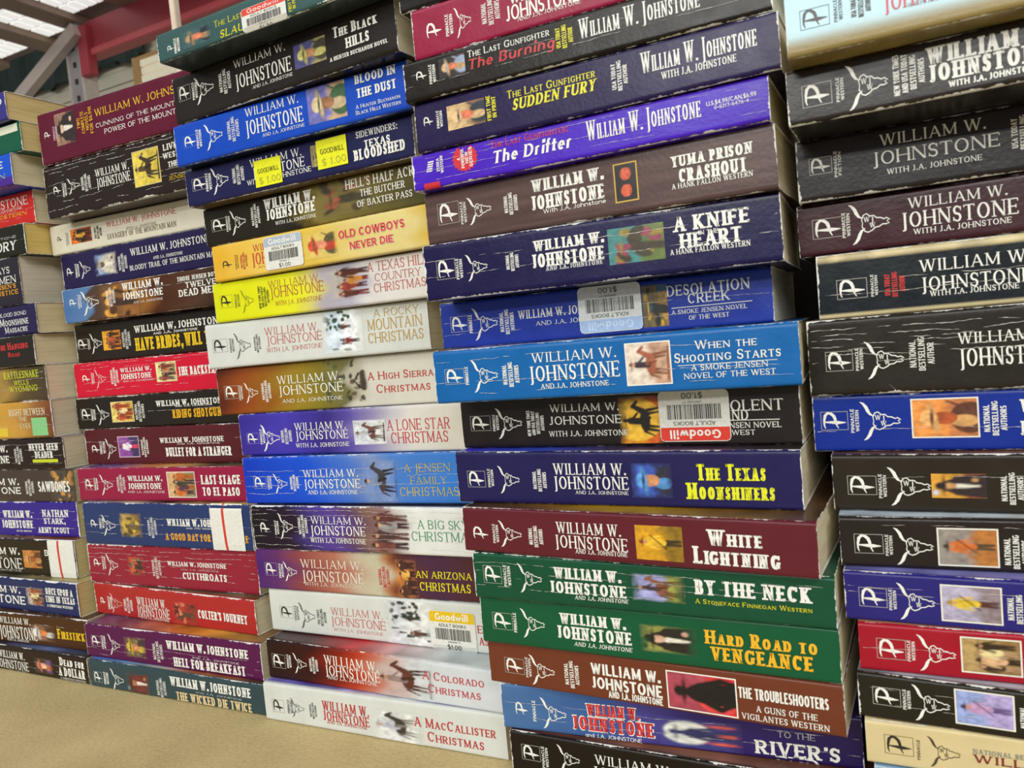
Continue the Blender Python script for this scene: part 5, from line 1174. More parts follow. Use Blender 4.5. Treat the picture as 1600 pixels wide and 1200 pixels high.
# publisher letter and skull emblem, unit squares (x along the spine, y up)
P_ARC = [(.10, .02), (.05, .22), (.06, .55), (.11, .86), (.22, 1.0), (.36, .97), (.48, .82), (.54, .60), (.55, .42), (.60, .20), (.67, .02)]
def logo_quads():
    q = poly_stroke(P_ARC, lambda f, t: .035 + .125 * math.sin(math.pi * min(1, f * 1.02)) ** 1.2)
    q.append([(.06, .40), (.62, .27), (.62, .50), (.06, .46)])
    q.append([(.62, .27), (1.0, .36), (1.0, .40), (.62, .50)])
    return q
HORN = [(0, 1), (.08, .95), (.15, .86), (.19, .76), (.24, .68), (.33, .62)]
SKULL = [(.31, .60), (.36, .70), (.44, .73), (.52, .66), (.62, .66), (.68, .60), (.78, .59), (.86, .55), (.92, .57), (1, .52), (.93, .50),
         (.98, .44), (.90, .42), (.82, .43), (.74, .38), (.64, .37), (.56, .31), (.46, .27), (.38, .30), (.34, .38), (.31, .42)]
def skull_quads():
    q = poly_stroke(HORN, lambda f, t: .012 + .075 * math.sin(math.pi * f) ** .9)
    q += poly_stroke([(x + .06, 1 - y) for x, y in HORN], lambda f, t: .012 + .075 * math.sin(math.pi * f) ** .9)
    q += poly_stroke(SKULL, lambda f, t: .028)
    q += poly_stroke([(.31, .60), (.33, .5), (.31, .42)], lambda f, t: .02)
    for ch, x0, y0, w, hh in (('W', .36, .52, .15, .13), ('J', .53, .47, .08, .16), ('W', .50, .37, .14, .12)):
        for g in text_quads(ch, 'rg', w / hh):
            q.append([(x0 + px * hh, y0 + py * hh) for px, py in g])
    return q
LOGO_Q = logo_quads(); SKULL_Q = skull_quads()

# ------------------------------------------------------------------ little painted pictures
def vnoise(rng, nx, ny, fx, fy):
    gx, gy = max(2, int(fx)) + 2, max(2, int(fy)) + 2
    g = rng.random((gy, gx))
    xs = np.linspace(0, gx - 1.001, nx); ys = np.linspace(0, gy - 1.001, ny)
    x0 = xs.astype(int); y0 = ys.astype(int); tx = (xs - x0)[None, :]; ty = (ys - y0)[:, None]
    a = g[np.ix_(y0, x0)]; b = g[np.ix_(y0, x0 + 1)]; c = g[np.ix_(y0 + 1, x0)]; d = g[np.ix_(y0 + 1, x0 + 1)]
    return a * (1 - tx) * (1 - ty) + b * tx * (1 - ty) + c * (1 - tx) * ty + d * tx * ty
class Canvas:
    """picture in its own upright frame: X right, Y up, both 0..1"""
    def __init__(s, nx, ny, sky, ground, rng, horizon=.4):
        s.nx, s.ny, s.rng = nx, ny, rng
        s.X, s.Y = np.meshgrid(np.linspace(0, 1, nx), np.linspace(0, 1, ny))
        n = vnoise(rng, nx, ny, 4, 4) * .6 + vnoise(rng, nx, ny, 10, 10) * .4
        f = np.clip((s.Y - horizon + (n - .5) * .35) * 5 + .5, 0, 1)[..., None]
        s.c = np.array(ground) * (1 - f) + np.array(sky) * f
        m = (vnoise(rng, nx, ny, 7, 7) * .5 + vnoise(rng, nx, ny, 16, 16) * .5)[..., None]
        s.c = s.c * (.55 + .9 * m)
        s.al = np.zeros((ny, nx, 1))
    def put(s, mask, col):
        m = np.clip(mask, 0, 1)[..., None]
        t = (.7 + .6 * vnoise(s.rng, s.nx, s.ny, 12, 12))[..., None]
        s.c = s.c * (1 - m) + np.array(col) * t * m
        s.al = np.maximum(s.al, m)
    def ell(s, cx, cy, rx, ry, col, rot=0):
        c_, s_ = math.cos(rot), math.sin(rot)
        dx, dy = s.X - cx, s.Y - cy
        a = (dx * c_ + dy * s_) / rx; b = (-dx * s_ + dy * c_) / ry
        d = np.sqrt(a * a + b * b)
        s.put((1 - d) * min(rx, ry) * s.nx * .9 + .5, col)
    def cap(s, x0, y0, x1, y1, r0, r1, col):
        dx, dy = x1 - x0, y1 - y0; L2 = dx * dx + dy * dy + 1e-9
        t = np.clip(((s.X - x0) * dx + (s.Y - y0) * dy) / L2, 0, 1)
        d = np.hypot(s.X - x0 - t * dx, s.Y - y0 - t * dy)
        s.put((r0 + (r1 - r0) * t - d) * s.nx * .9 + .5, col)
def fig(cv, x, y, hgt, coat, skin, hat, wide=1.0, legs=None):
    """a standing figure with a brimmed hat, feet at (x, y)"""
    lg = hat if legs is None else legs
    for sg in (-1, 1):
        cv.cap(x + sg * .05 * hgt * wide, y, x + sg * .03 * hgt, y + .48 * hgt, .035 * hgt * wide, .055 * hgt * wide, lg)
    cv.cap(x, y + .45 * hgt, x, y + .76 * hgt, .10 * hgt * wide, .12 * hgt * wide, coat)
    for sg in (-1, 1):
        cv.cap(x + sg * .11 * hgt * wide, y + .76 * hgt, x + sg * .17 * hgt * wide, y + .48 * hgt, .045 * hgt, .03 * hgt, coat)
    cv.ell(x, y + .87 * hgt, .06 * hgt, .07 * hgt, skin)
    cv.ell(x, y + .92 * hgt, .14 * hgt, .025 * hgt, hat)
    cv.ell(x, y + .96 * hgt, .065 * hgt, .05 * hgt, hat)
def horse(cv, x, y, sc_, body, dark, coat, skin):
    for dx, dy in ((-.26, -.06), (-.16, .0), (.2, .02), (.3, -.08)):
        cv.cap(x + dx * sc_, y + .42 * sc_, x + (dx * 1.25) * sc_, y + (.05 + dy) * sc_, .05 * sc_, .025 * sc_, dark)
    cv.ell(x, y + .5 * sc_, .33 * sc_, .15 * sc_, body)
    cv.cap(x + .26 * sc_, y + .55 * sc_, x + .42 * sc_, y + .82 * sc_, .10 * sc_, .06 * sc_, body)
    cv.cap(x + .42 * sc_, y + .84 * sc_, x + .56 * sc_, y + .72 * sc_, .065 * sc_, .04 * sc_, body)
    cv.cap(x - .32 * sc_, y + .52 * sc_, x - .45 * sc_, y + .25 * sc_, .04 * sc_, .02 * sc_, dark)
    cv.cap(x - .02 * sc_, y + .6 * sc_, x, y + .92 * sc_, .10 * sc_, .10 * sc_, coat)
    cv.cap(x + .02 * sc_, y + .6 * sc_, x + .08 * sc_, y + .35 * sc_, .06 * sc_, .04 * sc_, dark)
    cv.cap(x + .03 * sc_, y + .88 * sc_, x + .22 * sc_, y + .72 * sc_, .04 * sc_, .03 * sc_, coat)
    cv.ell(x + .01 * sc_, y + 1.03 * sc_, .055 * sc_, .06 * sc_, skin)
    cv.ell(x + .01 * sc_, y + 1.08 * sc_, .14 * sc_, .022 * sc_, dark)
    cv.ell(x + .01 * sc_, y + 1.12 * sc_, .06 * sc_, .045 * sc_, dark)
def paint(kind, pal, nx, ny, rng):
    sky, ground, c1, c2, c3 = [np.array(hx(p)) for p in pal]
    cv = Canvas(nx, ny, sky, ground, rng, {'snow': .55, 'moon': .1, 'cowboy': .35}.get(kind, .42))
    a = ny / nx
    skin = np.array(hx('c08a68'))
    if kind == 'hat':
        cv.ell(.5, .12, .42, .3, c3); cv.ell(.42, .2, .16, .22, c1 * .8)
        cv.ell(.5, .52, .17, .22, c2); cv.ell(.46, .44, .10, .10, c2 * 1.3)
        cv.ell(.5, .68, .40, .07, c1 * .7, .15); cv.ell(.5, .76, .21, .13, c1); cv.ell(.5, .70, .22, .03, c3)
        cv.cap(.7, .1, .95, .45, .05, .02, c3)
    elif kind == 'man':
        cv.cap(.5, .0, .5, .52, .36, .30, c1); cv.cap(.22, .5, .10, .05, .11, .08, c1); cv.cap(.80, .5, .9, .05, .11, .08, c1)
        cv.cap(.5, .15, .5, .5, .04, .09, np.array(hx('d8d0c0'))); cv.ell(.5, .68, .13, .14, c2)
        cv.ell(.5, .77, .30, .04, c1 * .6); cv.ell(.5, .84, .15, .09, c1 * .6); cv.ell(.75, .2, .08, .06, c2)
        cv.ell(.22, .92, .1, .06, c3)
    elif kind == 'stand':
        fig(cv, .52, .06, .86, c1, skin, c2 * .6, 1.25, c3)
        cv.cap(.35, .35, .72, .68, .014, .014, c3 * .5)
    elif kind == 'group':
        for i in range(4):
            x = .16 + .22 * i + rng.uniform(-.03, .03)
            fig(cv, x, rng.uniform(-.05, .15), rng.uniform(.62, .85), [c1, c2, c3, c1 * .7][i % 4], skin, [c2, c1][i % 2] * .6, 1.35)
    elif kind == 'rider':
        horse(cv, .48, .05, .78, c1, c2 * .7, c3, skin)
        cv.cap(.1, .05, .9, .03, .03, .02, c2)
    elif kind == 'silhouette':
        cv.ell(.5, .62, .45, .55, c3 if False else np.array(hx(pal[4])))
        horse(cv, .48, .08, .72, c1, c1, c1, c1)
        cv.cap(-.1, -.02, 1.1, .04, .10, .08, c1)
    elif kind == 'cowboy':
        cv.ell(.3, .25, .3, .3, np.array(hx('d04040')))
        cv.cap(.55, -.1, .5, .45, .33, .27, c1); cv.cap(.36, .5, .12, .22, .09, .07, c1); cv.cap(.12, .22, .30, .02, .06, .05, c1); cv.cap(.7, .5, .9, .2, .09, .07, c1)
        cv.cap(.9, .2, .85, -.05, .06, .05, c1); cv.ell(.5, .66, .11, .13, c1); cv.ell(.5, .76, .30, .035, c1); cv.ell(.5, .83, .14, .08, c1)
    elif kind == 'moon':
        cv.ell(.5, .66, .40, .32, c1)
        cv.cap(.5, .2, .5, .62, .15, .12, c3); cv.cap(.38, .6, .30, .35, .05, .04, c3); cv.cap(.62, .6, .7, .35, .05, .04, c3)
        cv.ell(.5, .74, .07, .08, c3); cv.ell(.5, .80, .17, .025, c3); cv.ell(.5, .84, .08, .05, c3)
        cv.cap(.44, .4, .40, .0, .06, .05, c3); cv.cap(.56, .4, .62, .0, .06, .05, c3)
        cv.ell(.22, .22, .05, .2, c2); cv.ell(.8, .24, .05, .2, c2); cv.ell(.5, .14, .04, .12, c2)
    elif kind == 'fists':
        cv.c[:] = np.array(hx('1c1512'))
        for cy in (.27, .73):
            cv.ell(cy, .5, .17, .26, c1)
            for i in range(4): cv.cap(cy - .12 + i * .08, .35, cy - .12 + i * .08, .62, .032, .036, c1 * 1.25)
            cv.cap(cy - .1, .34, cy + .1, .3, .035, .03, c2)
    elif kind == 'snow':
        for i in range(5):
            x, y = rng.uniform(.05, .4), rng.uniform(.05, .85)
            cv.cap(x, y, x, y + .10, .015, .02, c1); cv.ell(x, y + .12, .022, .025, c1)
        fig(cv, .28, .12, .40, c3, skin, c1, 1.2); fig(cv, .62, .30, .30, c3 * .6, skin, c1, 1.3)
        for i in range(26):
            x = rng.uniform(.55, 1.0); y = rng.uniform(.3, 1.0)
            cv.ell(x, y, rng.uniform(.03, .07), rng.uniform(.02, .05), c2, rng.uniform(0, 3))
    elif kind == 'trees':
        for i in range(40):
            cv.ell(rng.uniform(0, 1), rng.uniform(.1, 1), rng.uniform(.03, .09), rng.uniform(.02, .06), [c1, c2, c3, c1 * .6][i % 4], rng.uniform(0, 3))
        cv.cap(.35, .1, .65, .1, .08, .08, c2 * .5); cv.cap(.35, .2, .5, .3, .03, .02, c3 * .5); cv.cap(.65, .2, .5, .3, .03, .02, c3 * .5)
    else:
        for i in range(14):
            cv.ell(rng.uniform(0, 1), rng.uniform(0, .9), rng.uniform(.06, .2), rng.uniform(.05, .14), [c1, c2, c3][i % 3], rng.uniform(0, 3))
        cv.cap(.4, .05, .45, .55, .10, .12, c3); cv.ell(.46, .68, .08, .09, c2); cv.ell(.46, .77, .17, .03, c1)
    return np.clip(cv.c, 0.004, .95), cv.al

# ------------------------------------------------------------------ the books
LEN = 0.171
WID = 0.104
def stops_fn(stops):
    us = np.array([s_[0] for s_ in stops]); cs = np.array([hx(s_[1]) for s_ in stops])
    return lambda u: np.stack([np.interp(u, us, cs[:, i]) for i in range(3)], -1)

class Spine:
    """maps (u metres along the spine, v 0..1 up the spine) to local coordinates, with rounded long edges"""
    def __init__(s, zb, zt, r, bulge):
        s.zb, s.zt, s.r, s.bulge = zb, zt, r, bulge       # (left,right) heights of the lower and upper edge
    def zrange(s, u):
        t = u / LEN
        return s.zb[0] * (1 - t) + s.zb[1] * t, s.zt[0] * (1 - t) + s.zt[1] * t
    def pt(s, u, v, off=0.0):
        b, t = s.zrange(u)
        T = t - b; z = v * T
        d = max(0.0, min(z, T - z)); y = 0.0; nz = 0.0; ny = -1.0
        if d < s.r:
            k = (s.r - d) / s.r
            y = s.r - math.sqrt(max(0, s.r * s.r - (s.r - d) ** 2)) if s.r > 0 else 0
            ang = math.asin(min(1, k)); ny = -math.cos(ang); nz = math.sin(ang) * (1 if z > T / 2 else -1)
        y += s.bulge * ((2 * v - 1) ** 2)
        return (u, y + ny * off, b + z + nz * off)

def add_quads(name, quads_uv, sp, off, mat, parent):
    vs, fs = [], []
    for q in quads_uv:
        k = len(vs)
        for (u, v) in q: vs.append(sp.pt(u, min(max(v, .0), 1.0), off))
        fs.append(tuple(range(k, k + len(q))))
    if not fs: return None
    return mesh_obj(name, vs, fs, mat, parent)

def crease_quads(v0, rng, length=LEN):
    """a broken, wavering white line where the spine has been bent"""
    out = []; n = 130; v = v0; ph = rng.uniform(0, 9)
    pres = rng.uniform(.35, .8); on = True; run = 0
    us = np.linspace(.0015, length - .0015, n)
    cur = []
    for i in range(n):
        v += rng.uniform(-.008, .008) - (v - v0) * .08; vv = v + .012 * math.sin(us[i] * 55 + ph)
        if run <= 0:
            on = rng.random() < pres; run = rng.integers(2, 9)
        run -= 1
        w = rng.uniform(.001, .0052) * rng.random() ** .7 if on else 0
        cur.append((us[i], vv, w))
    for a, b in zip(cur[:-1], cur[1:]):
        if a[2] == 0 and b[2] == 0: continue
        out.append([(a[0], a[1] - a[2] - .0004), (b[0], b[1] - b[2] - .0005), (b[0], b[1] + b[2] + .0005), (a[0], a[1] + a[2] + .0004)])
    return out

def fit_box(quads, u0, u1, v0, v1, T, mode=0):
    """unit-height text quads into the spine box; mode 0 upright, 1 turned a quarter left, 2 upside down"""
    out = []
    for q in quads:
        r = []
        for x, y in q:
            if mode == 0: r.append((u0 + x * (v1 - v0) * T, v0 + y * (v1 - v0)))
            elif mode == 1: r.append((u1 - y * (u1 - u0), v0 + x * (u1 - u0) / T))
            else: r.append((u1 - x * (v1 - v0) * T, v1 - y * (v1 - v0)))
        out.append(r if mode != 99 else r)
    return out
def rect(u0, u1, v0, v1): return [(u0, v0), (u1, v0), (u1, v1), (u0, v1)]

def make_sticker(kind, col, u0, u1, v0, v1, sp, T, par, rng):
    W_ = u1 - u0; H_ = (v1 - v0)
    cu = lambda x: u0 + x * W_
    cvv = lambda y: v0 + y * H_
    paper = ink('dcdad2') if kind != 'yellow' else ink(col)
    # rounded corner label built as a fan of small strips, raised on the card
    rx, ry = (.06, .09) if kind not in ('yellow', 'redline') else (.02, .02)
    cols = sorted(set([0, rx * .3, rx, .12, .25, .4, .5, .6, .75, .88, 1 - rx, 1 - rx * .3, 1]))
    rows = 8
    qs = []
    def inset(x):
        d = min(x, 1 - x)
        return 0 if d >= rx else ry * (1 - math.sqrt(max(0, 1 - ((rx - d) / rx) ** 2)))
    for a, b in zip(cols[:-1], cols[1:]):
        for j in range(rows):
            qa, qb = inset(a), inset(b)
            f0, f1 = j / rows, (j + 1) / rows
            qs.append([(cu(a), cvv(qa + (1 - 2 * qa) * f0)), (cu(b), cvv(qb + (1 - 2 * qb) * f0)), (cu(b), cvv(qb + (1 - 2 * qb) * f1)), (cu(a), cvv(qa + (1 - 2 * qa) * f1))])
    st = add_quads('price_sticker', qs, sp, .00056, paper, par)
    flip = kind == 'down'
    md = 2 if flip else 0
    def bx(x0, x1, y0, y1):
        if flip: x0, x1, y0, y1 = 1 - x1, 1 - x0, 1 - y1, 1 - y0
        return cu(x0), cu(x1), cvv(y0), cvv(y1)
    def txt(t, sty, c, x0, x1, y0, y1, name='sticker_lettering'):
        a, b, c0, c1 = bx(x0, x1, y0, y1)
        q = text_quads(t, sty, (b - a) / ((c1 - c0) * T))
        add_quads(name, fit_box(q, a, b, c0, c1, T, md), sp, .00070, ink(c), st)
    def bars(x0, x1, y0, y1):
        q = []; x = x0
        while x < x1:
            w = (x1 - x0) * rng.choice([.010, .010, .018, .026]); g = (x1 - x0) * rng.choice([.012, .012, .02])
            a, b, c0, c1 = bx(x, min(x + w, x1), y0, y1)
            for j in range(3):
                q.append(rect(a, b, c0 + (c1 - c0) * j / 3, c0 + (c1 - c0) * (j + 1) / 3))
            x += w + g
        add_quads('barcode', q, sp, .00070, ink('2c2a28'), st)
    if kind == 'yellow':
        txt('GOODWILL', 'sn', '5a5418', .12, .92, .50, .68); txt('$ 1.00', 'sn', 'b0aa30', .15, .95, .10, .34)
    elif kind == 'redline':
        a, b = cu(.40), cu(.47)
        q = []
        for j in range(8):
            f0, f1 = j / 8, (j + 1) / 8
            w0, w1 = .03 * math.sin(f0 * 2), .03 * math.sin(f1 * 2)
            q.append([(a - w0 * W_, cvv(f0)), (b - w0 * W_, cvv(f0)), (b - w1 * W_, cvv(f1)), (a - w1 * W_, cvv(f1))])
        add_quads('red_line', q, sp, .00070, ink('cc3426'), st)
    else:
        a, b, c0, c1 = bx(.012, .988, .72, .985)
        n = 6
        qb = []
        for j in range(n):
            ya, yb = .72 + .265 * j / n, .72 + .265 * (j + 1) / n
            ia, ib = (max(.012, .05 * ((ya - .93) / .055)) if ya > .93 else .012), (max(.012, .05 * ((yb - .93) / .055)) if yb > .93 else .012)
            A = bx(ia, 1 - ia, ya, ya); B_ = bx(ib, 1 - ib, yb, yb)
            qb.append([(A[0], A[2]), (A[1], A[2]), (B_[1], B_[2]), (B_[0], B_[2])])
        add_quads('sticker_band', qb, sp, .00063, ink(col), st)
        txt('Goodwill', 'ss_lc', 'ece8e0' if col != 'a8c0e0' else 'c8d8ee', .14, .86, .77, .94)
        txt('ADULT BOOKS', 'sn', '33312e', .20, .80, .60, .68)
        bars(.12, .88, .27, .56)
        txt('2901000377', 'sn', '4a4844', .38, .66, .20, .245)
        txt('$1.00', 'sn', '33312e', .36, .66, .04, .155)

def make_book(idx, spec):
    (stack, g, base, label, stops, front, back, page, wear, creases, vst, els) = spec
    rng = np.random.default_rng(1000 + idx)
    x0, y0, yaw, zTL, zBL, zTR, zBR = g
    zref = min(zBL, zBR)
    root = empty('paperback_book', (x0, y0, zref), yaw)
    tag(root, label, 'book', 'paperbacks in the stack, number %d from the left' % stack)
    zb = (zBL - zref, zBR - zref); zt = (zTL - zref, zTR - zref)
    T = ((zt[0] - zb[0]) + (zt[1] - zb[1])) / 2
    r = min(.0013, T * .08)
    sp = Spine(zb, zt, r, rng.uniform(.00002, .00008))
    sfn = stops_fn(stops) if stops else stops_fn([(0, base), (1, base)])
    bcol = np.array(hx(base))
    nz_u = rng.random(40)
    def scol(u, v):
        """printed colour of the spine"""
        t = u / LEN
        c = sfn(np.clip(t + (.03 * math.sin(v * 9 + idx) if stops else 0), 0, 1))
        if vst == 'wood':
            k = .75 + .5 * nz_u[int(v * 37) % 40] * (.6 + .4 * math.sin(u * 90 + v * 30))
            c = c * k
        elif vst == 'tanbottom' and v < .34:
            k = min(1, (.34 - v) * 6); c = c * (1 - k) + np.array(hx('8c7a4c')) * k
        elif vst == 'tanedges':
            if v > .885: c = np.array(hx('b8a880')) * (.8 + .5 * nz_u[int(u * 180) % 40])
            elif v < .075: c = np.array(hx('c4b690'))
        elif vst == 'violetbottom' and v < .28:
            c = np.array(hx('4a2c86'))
        return np.maximum(c - .011, .003)
    # ---- cover: spine, front (top) and back (bottom) in one folded sheet with a thickness
    nu = 44
    vs_sp = [0, .02, .05, .09] + list(np.linspace(.14, .86, 9)) + [.91, .95, .98, 1.0]
    prof = []                                   # (kind, value)
    depth = [WID, WID * .8, WID * .55, WID * .3, WID * .12, .004]
    for d in depth: prof.append(('b', d))
    for v in vs_sp: prof.append(('s', v))
    for d in depth[::-1]: prof.append(('f', d))
    fcols = [np.array(hx(c)) for c in (front if isinstance(front, list) else [front or base])]
    bcols = [np.array(hx(c)) for c in (back if isinstance(back, list) else [back or base])]
    th = .00042
    us = np.linspace(0, LEN, nu)
    fn = vnoise(rng, nu, len(depth), 18, 5)
    verts, cols, uvs = [], [], []
    curl = [rng.uniform(0, .0009) for _ in range(4)]
    def lay(inner):
        for (k, val) in prof:
            for iu, u in enumerate(us):
                b, t = sp.zrange(u)
                if k == 's':
                    p = sp.pt(u, val, -th if inner else 0)
                    c = scol(u, val); vv = val
                else:
                    endf = 0
                    z = (t if k == 'f' else b)
                    zi = z - th if k == 'f' else z + th
                    p = (u, max(val, r) + 0 * endf, zi if inner else z)
                    tt = u / LEN; src = fcols if k == 'f' else bcols
                    f = tt * (len(src) - 1); i0 = min(int(f), len(src) - 1); i1 = min(i0 + 1, len(src) - 1)
                    c = src[i0] * (1 - (f - i0)) + src[i1] * (f - i0)
                    if len(src) > 1: c = c * (.55 + .9 * fn[min(depth.index(val), len(depth) - 1), iu])
                    vv = 1 + (val + .001) / .025 if k == 'f' else -(val + .001) / .025
                verts.append(p); cols.append((*c, 1) if not inner else (.62, .58, .5, 1)); uvs.append((u, vv))
    lay(False); lay(True)
    npf = len(prof); N1 = npf * nu
    faces = []
    for i in range(npf - 1):
        for j in range(nu - 1):
            a = i * nu + j
            faces.append((a, a + 1, a + nu + 1, a + nu))
            faces.append((N1 + a, N1 + a + nu, N1 + a + nu + 1, N1 + a + 1))
        for j in (0, nu - 1):
            a = i * nu + j
            f = (a, a + nu, N1 + a + nu, N1 + a)
            faces.append(f if j == 0 else f[::-1])
    for i in (0, npf - 1):
        for j in range(nu - 1):
            a = i * nu + j
            f = (a, N1 + a, N1 + a + 1, a + 1)
            faces.append(f if i == 0 else f[::-1])
    cov = mesh_obj('cover', verts, faces, COVER, root, smooth=True)
    me = cov.data
    set_cols(me, np.array(cols))
    uvl = me.uv_layers.new(name='UVMap')
    li = np.empty(len(me.loops), dtype=np.int32); me.loops.foreach_get('vertex_index', li)
    uvl.data.foreach_set('uv', np.array(uvs, dtype=np.float32)[li].ravel())
    me.set_sharp_from_angle(angle=math.radians(50))
    cov['wear'] = float(wear); cov['seed'] = float(idx) * 1.37
    # ---- page block, slightly uneven at its ends
    pv, pf = [], []
    ny, nzp = 7, 8
    pcol = np.array(hx(page)) ** .72
    skew = rng.uniform(-.0006, .0006)
    def pz(u, f):
        b, t = sp.zrange(u); return b + th + (t - b - 2 * th) * f
    for side in (0, 1):
        u = .0007 if side == 0 else LEN - .0007
        for j in range(ny):
            yy = .0012 + (WID - .0022) * j / (ny - 1)
            for k in range(nzp):
                f = k / (nzp - 1)
                w = skew * math.sin(math.pi * f) + rng.uniform(-.00012, .00012)
                pv.append((u + w, yy + .0006 * math.sin(math.pi * f), pz(u, f)))
    idx_ = lambda sd, j, k: (sd * ny + j) * nzp + k
    for sd in (0, 1):
        for j in range(ny - 1):
            for k in range(nzp - 1):
                f = (idx_(sd, j, k), idx_(sd, j, k + 1), idx_(sd, j + 1, k + 1), idx_(sd, j + 1, k))
                pf.append(f if sd == 0 else f[::-1])
    for k in range(nzp - 1):
        pf.append((idx_(0, 0, k), idx_(1, 0, k), idx_(1, 0, k + 1), idx_(0, 0, k + 1)))
        pf.append((idx_(0, ny - 1, k), idx_(0, ny - 1, k + 1), idx_(1, ny - 1, k + 1), idx_(1, ny - 1, k)))
    for j in range(ny - 1):
        pf.append((idx_(0, j, 0), idx_(0, j + 1, 0), idx_(1, j + 1, 0), idx_(1, j, 0)))
        pf.append((idx_(0, j, nzp - 1), idx_(1, j, nzp - 1), idx_(1, j + 1, nzp - 1), idx_(0, j + 1, nzp - 1)))
    pg = mesh_obj('page_block', pv, pf, PAGE, root)
    set_cols(pg.data, np.tile(np.array([*pcol, 1.0]), (len(pv), 1)))
    # ---- creases
    if creases:
        q = []
        for v in creases: q += crease_quads(v, rng)
        add_quads('spine_creases', q, sp, .00046, CREASE, root)
    # ---- print on the spine
    els = sorted(els, key=lambda e: {'I': 0, 'R': 1}.get(e[0], 2))
    for n_e, (ty, a, col, txt, u0, u1, v0, v1) in enumerate(els):
        u0 /= 1000; u1 /= 1000
        off = .00010 + .00002 * n_e
        b, t = sp.zrange((u0 + u1) / 2); Tl = t - b
        if ty == 'T':
            q = text_quads(txt, a, (u1 - u0) / ((v1 - v0) * Tl))
            nm = 'author_lettering' if ('WILLIAM' in txt.upper() or 'JOHNSTONE' in txt.upper()) else 'title_lettering'
            add_quads(nm, fit_box(q, u0, u1, v0, v1, Tl, 0), sp, off, ink(col), root)
        elif ty == 'V':
            nl = len(txt); pitch = (u1 - u0) / nl
            q = []
            mxl = max(len(t_) for t_ in txt)
            for i, line in enumerate(txt):
                ua = u0 + pitch * (i + .04); ub = u0 + pitch * (i + .79)
                span = (v1 - v0) * (len(line) / mxl) ** .75; vm = (v0 + v1) / 2
                qq = text_quads(line, 'sc' if pitch > .0032 else 'ss', span * Tl / (ub - ua))
                q += fit_box(qq, ua, ub, vm - span / 2, vm + span / 2, Tl, 1)
            add_quads('imprint_lettering' if 'PINNACLE' in txt or 'ZEBRA' in txt else 'tagline_lettering', q, sp, off, ink(col), root)
        elif ty == 'P':
            q = [[(u0 + (.08 + x * .84) * (u1 - u0), v0 + (.08 + y * .84) * (v1 - v0)) for x, y in k] for k in LOGO_Q]
            add_quads('publisher_logo', q, sp, off, ink(col), root)
            if a:
                w = .00022; wv = w / Tl
                q = [rect(u0, u1, v0, v0 + wv), rect(u0, u1, v1 - wv, v1), rect(u0, u0 + w, v0, v1), rect(u1 - w, u1, v0, v1)]
                add_quads('logo_frame', q, sp, off, ink(a if isinstance(a, str) else 'a8a49c'), root)
        elif ty == 'S':
            q = [[(u0 + x * (u1 - u0), v0 + y * (v1 - v0)) for x, y in k] for k in SKULL_Q]
            add_quads('skull_emblem', q, sp, off, ink(col), root)
        elif ty == 'Z':
            q = []
            for i in range(5):
                y = i / 5
                q.append([(u0 + (.1 + y * .3) * (u1 - u0), v0 + y * (v1 - v0)), (u0 + (.75 + y * .3) * (u1 - u0), v0 + y * (v1 - v0)),
                          (u0 + (.78 + y * .3) * (u1 - u0), v0 + (y + .12) * (v1 - v0)), (u0 + (.14 + y * .3) * (u1 - u0), v0 + (y + .12) * (v1 - v0))])
            add_quads('publisher_logo', q, sp, off, ink(col), root)
        elif ty == 'B':
            cx, cy = (u0 + u1) / 2, (v0 + v1) / 2; rx, ry = (u1 - u0) / 2, (v1 - v0) / 2
            pts = []
            for i in range(40):
                k = 1 if i % 2 == 0 else .86
                pts.append((cx + rx * k * math.cos(i * math.pi / 20), cy + ry * k * math.sin(i * math.pi / 20)))
            q = [[(cx, cy), pts[i], pts[(i + 1) % 40]] for i in range(40)]
            st = add_quads('starburst_badge', q, sp, off, ink(col), root)
            hgt = (u1 - u0) * .62 / 4; q = []
            for i, line in enumerate(txt):
                ua = u0 + (u1 - u0) * .19 + hgt * (i + .05); ub = ua + hgt * .78
                span = (v1 - v0) * (.10 if len(line) == 1 else .70 if len(line) > 5 else .42)
                q += fit_box(text_quads(line, 'ss', span * Tl / (ub - ua)), ua, ub, cy - span / 2, cy + span / 2, Tl, 1)
            add_quads('badge_lettering', q, sp, off + .00006, ink('e6e4dc'), st)
        elif ty == 'R':
            add_quads('printed_bar', [rect(u0 + (u1 - u0) * i / 4, u0 + (u1 - u0) * (i + 1) / 4, v0 + (v1 - v0) * j / 4, v0 + (v1 - v0) * (j + 1) / 4) for i in range(4) for j in range(4)], sp, off, ink(col), root)
        elif ty == 'K':
            make_sticker(a, col, u0, u1, v0, v1, sp, Tl, root, rng)
        elif ty == 'I':
            # picture printed a quarter turn to the left: its top points to the left end of the spine
            v0c, v1c = max(v0, .015), min(v1, .985)
            nU = 54 if (u1 - u0) > .02 else 40
            nV = max(20, int(nU * (v1 - v0) * Tl / (u1 - u0)))
            nV = min(nV, 56)
            c, al = paint(txt, col, nV, nU, rng)      # canvas rows = up = -u, columns = right = +v
            if a == 'soft':
                Yc, Xc = np.meshgrid(np.linspace(0, 1, nU), np.linspace(0, 1, nV), indexing='ij')
                e = np.minimum(np.minimum(Yc, 1 - Yc) * 5.0, 1.0)
                if v0 > .08: e = np.minimum(e, np.minimum(Xc * 8, 1))
                if v1 < .92: e = np.minimum(e, np.minimum((1 - Xc) * 8, 1))
                e = np.clip(e + (vnoise(rng, nV, nU, 6, 8) - .5) * .5 * (e < .95), 0, 1)
                fade = .88 if stops else 1.0
                keep = np.clip(e[..., None] * fade, 0, 1) if not stops else np.clip(np.maximum(e[..., None] * .45, al * np.minimum(e[..., None] * 2.2, 1)), 0, 1)
